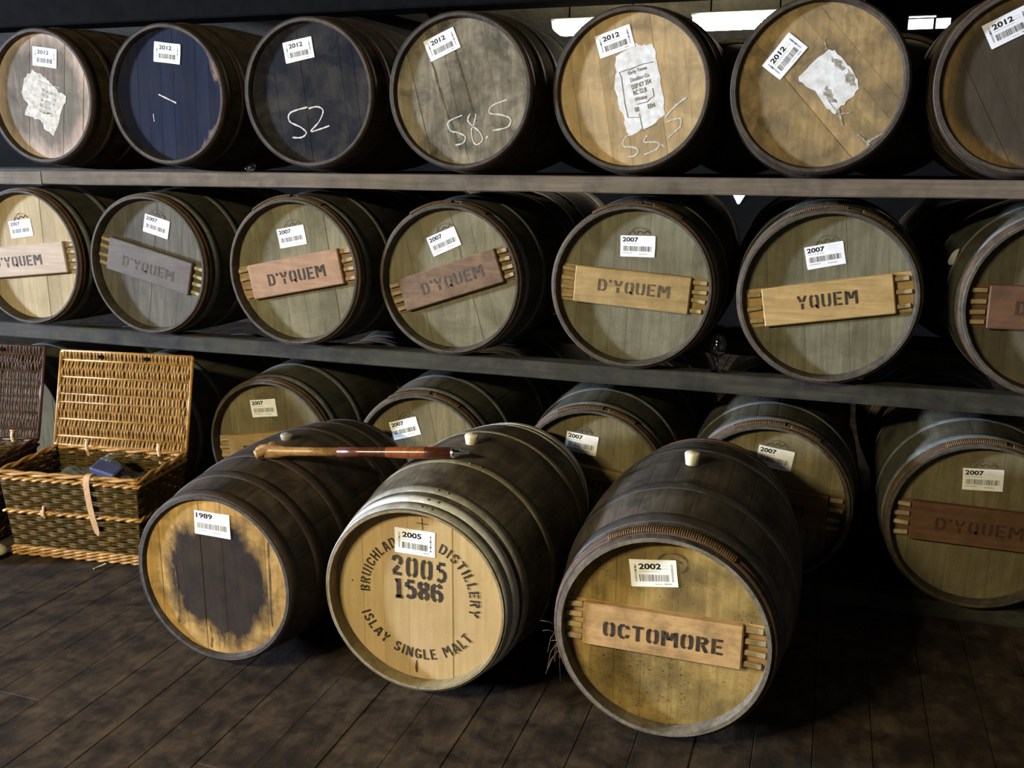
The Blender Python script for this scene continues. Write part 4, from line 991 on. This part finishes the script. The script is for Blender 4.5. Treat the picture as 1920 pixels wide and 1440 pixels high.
# ------------------------------------------------------------------ stick lying across two casks
A = Vector((-1.668, -.812, .640)); B = Vector((-.982, -.722, .679)); D = (B - A)
M['stick_light'] = wood('stick_light', (186, 146, 96), (146, 106, 64), (90, 62, 38), .6, (1, 1, 1), 50, 30, 0, .35, .2, spec=.5)[0]
M['stick_dark'] = wood('stick_dark', (104, 52, 32), (70, 36, 26), (40, 24, 20), .6, (1, 1, 1), 50, 24, 0, .25, .2, spec=.6)[0]
M['steel'] = flat('steel', (206, 206, 206), .2, 1.0)
r = bpy.data.objects.new('wooden_stick', None); COL.objects.link(r); r.location = A; tag(r, 'varnished wooden stick with knobbed handle and metal tip lying across the 1989 and 2005 casks', 'stick')
PT = lambda f, dx=0, dy=0, dz=0: tuple(D * f + Vector((dx, dy, dz)))
mb = MB(); mb.tube([PT(.0), PT(.02), PT(.06), PT(.10), PT(.14), PT(.25), PT(.40)], [.012, .021, .024, .022, .0155, .0140, .0145], 14); obj('handle', mb.mesh('handle', M['stick_light']), r)
mb = MB(); mb.tube(smooth_path([PT(.085, 0, -.002, .006), PT(.05, 0, -.012, .004), PT(.02, 0, -.030, -.004)], 4), [.015] * 9, 10); mb.tube(smooth_path([PT(.07, 0, .004, .008), PT(.06, 0, .018, .014), PT(.065, 0, .030, .012)], 4), [.012] * 9, 10)
obj('knob', mb.mesh('knob', M['stick_light']), r)
mb = MB(); mb.tube([PT(.395), PT(.50), PT(.62), PT(.70), PT(.80), PT(.925)], [.0152, .0150, .0160, .0185, .0190, .0165], 14); obj('shaft', mb.mesh('shaft', M['stick_dark']), r)
mb = MB(); mb.tube([PT(.62), PT(.68), PT(.78), PT(.80)], [.0163, .0184, .0193, .0190], 14, caps=False); obj('shaft_band', mb.mesh('shaft_band', wood('stick_mid', (150, 84, 44), (112, 58, 32), (74, 38, 26), .5, (1, 1, 1), 50, 30, 0, .25, .2, spec=.6)[0]), r)
mb = MB(); mb.tube([PT(.92), PT(.935), PT(.938), PT(.955), PT(.958), PT(1.0)], [.0172, .0172, .0135, .0130, .008, .0065], 14); obj('metal_tip', mb.mesh('metal_tip', M['steel']), r)

# ------------------------------------------------------------------ small things
n = NT('glass'); n.b.inputs['Base Color'].default_value = (1, 1, 1, 1); n.b.inputs['Transmission Weight'].default_value = 1.0; n.b.inputs['Roughness'].default_value = 0.0; n.b.inputs['IOR'].default_value = 1.45; M['glass'] = n.m
def glass(loc, rot, label, sc=1.0):
    r = bpy.data.objects.new('tasting_glass', None); COL.objects.link(r); r.location = loc; r.rotation_euler = rot; r.scale = (sc, sc, sc); tag(r, label, 'glass', 'tasting glasses')
    mb = MB(); out = [(.0035, .052), (.014, .058), (.026, .070), (.0305, .084), (.029, .100), (.024, .118), (.021, .136)]; inn = [(r_ - .0011, z + (.0015 if i < 2 else 0)) for i, (r_, z) in enumerate(out)]
    o2 = smooth_path(out, 3); i2 = smooth_path(inn, 3)
    mb.lathe([(0, .050)] + [tuple(p) for p in o2] + [tuple(p) for p in reversed(i2)] + [(0, .0545)], 32); obj('bowl', mb.mesh('bowl', M['glass']), r)
    mb = MB(); mb.lathe([(0, .0495), (.0040, .0495), (.0036, .030), (.0042, .014), (.008, .007), (.024, .003), (.026, .001), (.026, 0), (0, 0)], 28); obj('stem_and_foot', mb.mesh('stem_and_foot', M['glass']), r)
glass((-.348, .098, .8065), (0, 0, 0), 'small stemmed tasting glass standing on the middle rail')
glass((-2.215, .055, 1.5035), (0, R(82), R(-40)), 'tiny tasting glass lying on its side on the pale rail below the black barrels', .52)
# torn scrap of paper stuck on the flank of the right-hand barrel
mb = MB(); vs = []; fs = []; pts = jag([(-.014, -.022), (.006, -.028), (.020, .010), (.024, .030), (-.002, .012)], .003, 2, 2); m = len(pts)
vs = [(p[0], -.001 + .01 * p[0], p[1]) for p in pts] + [(p[0], .001 + .01 * p[0], p[1]) for p in pts]
mb.add(vs, [tuple(range(m)), tuple(reversed(range(m, 2 * m)))] + [(i, m + i, m + (i + 1) % m, (i + 1) % m) for i in range(m)])
tag(obj('paper_scrap', mb.mesh('paper_scrap', flat('scrap', (150, 148, 140), .8)), None, (.393, .235, 1.232), (0, 0, R(-35))), 'torn pale paper scrap between the two rightmost middle barrels', 'paper')
mb = MB(); mb.tube(smooth_path([(-.012, -.02, .003), (-.010, 0, .003), (0, .014, .006), (.012, .022, .012)], 5), .0024, 6)
tag(obj('twine_end', mb.mesh('twine_end', flat('twine', (214, 206, 188), .8)), None, (-2.575, -.555, 0)), 'short white end of twine sticking out under the hamper', 'twine')
# toe of a pale shoe at the left edge
r = bpy.data.objects.new('shoe', None); COL.objects.link(r); r.location = (-3.10, -.635, 0); r.rotation_euler = (0, 0, R(28)); tag(r, 'rounded toe of a pale shoe at the left edge beside the hamper', 'shoe')
secs = [(-.17, .034, .085), (-.12, .037, .085), (-.06, .040, .075), (0, .046, .066), (.05, .047, .058), (.085, .040, .050), (.105, .026, .040), (.114, .010, .028)]
mb = MB(); vs = []; fs = []; k_ = 12
for (xx, w, h_) in secs:
    for j in range(k_): a_ = 2 * math.pi * j / k_; vs.append((xx, w * math.cos(a_), .018 + max(-.004, (h_ - .018) * max(0, math.sin(a_)) ** .7 if math.sin(a_) > 0 else -.004)))
for i in range(len(secs) - 1):
    for j in range(k_): fs.append((i * k_ + j, (i + 1) * k_ + j, (i + 1) * k_ + (j + 1) % k_, i * k_ + (j + 1) % k_))
fs += [tuple(range(k_)), tuple(reversed(range((len(secs) - 1) * k_, len(secs) * k_)))]; mb.add(vs, fs, 0, True)
obj('upper', mb.mesh('upper', flat('shoe_upper', (196, 188, 160), .8, c2=(160, 152, 118), scale=30)), r)
mb = MB(); vs = []; ring = [(s_[0] + (.004 if i == 7 else 0), -s_[1] - .004) for i, s_ in enumerate(secs)] + [(s_[0], s_[1] + .004) for s_ in reversed(secs)]; m = len(ring)
mb.add([(p[0], p[1], 0) for p in ring] + [(p[0], p[1], .017) for p in ring], [tuple(reversed(range(m))), tuple(range(m, 2 * m))] + [(i, (i + 1) % m, m + (i + 1) % m, m + i) for i in range(m)]); obj('sole', mb.mesh('sole', M['beam']), r)
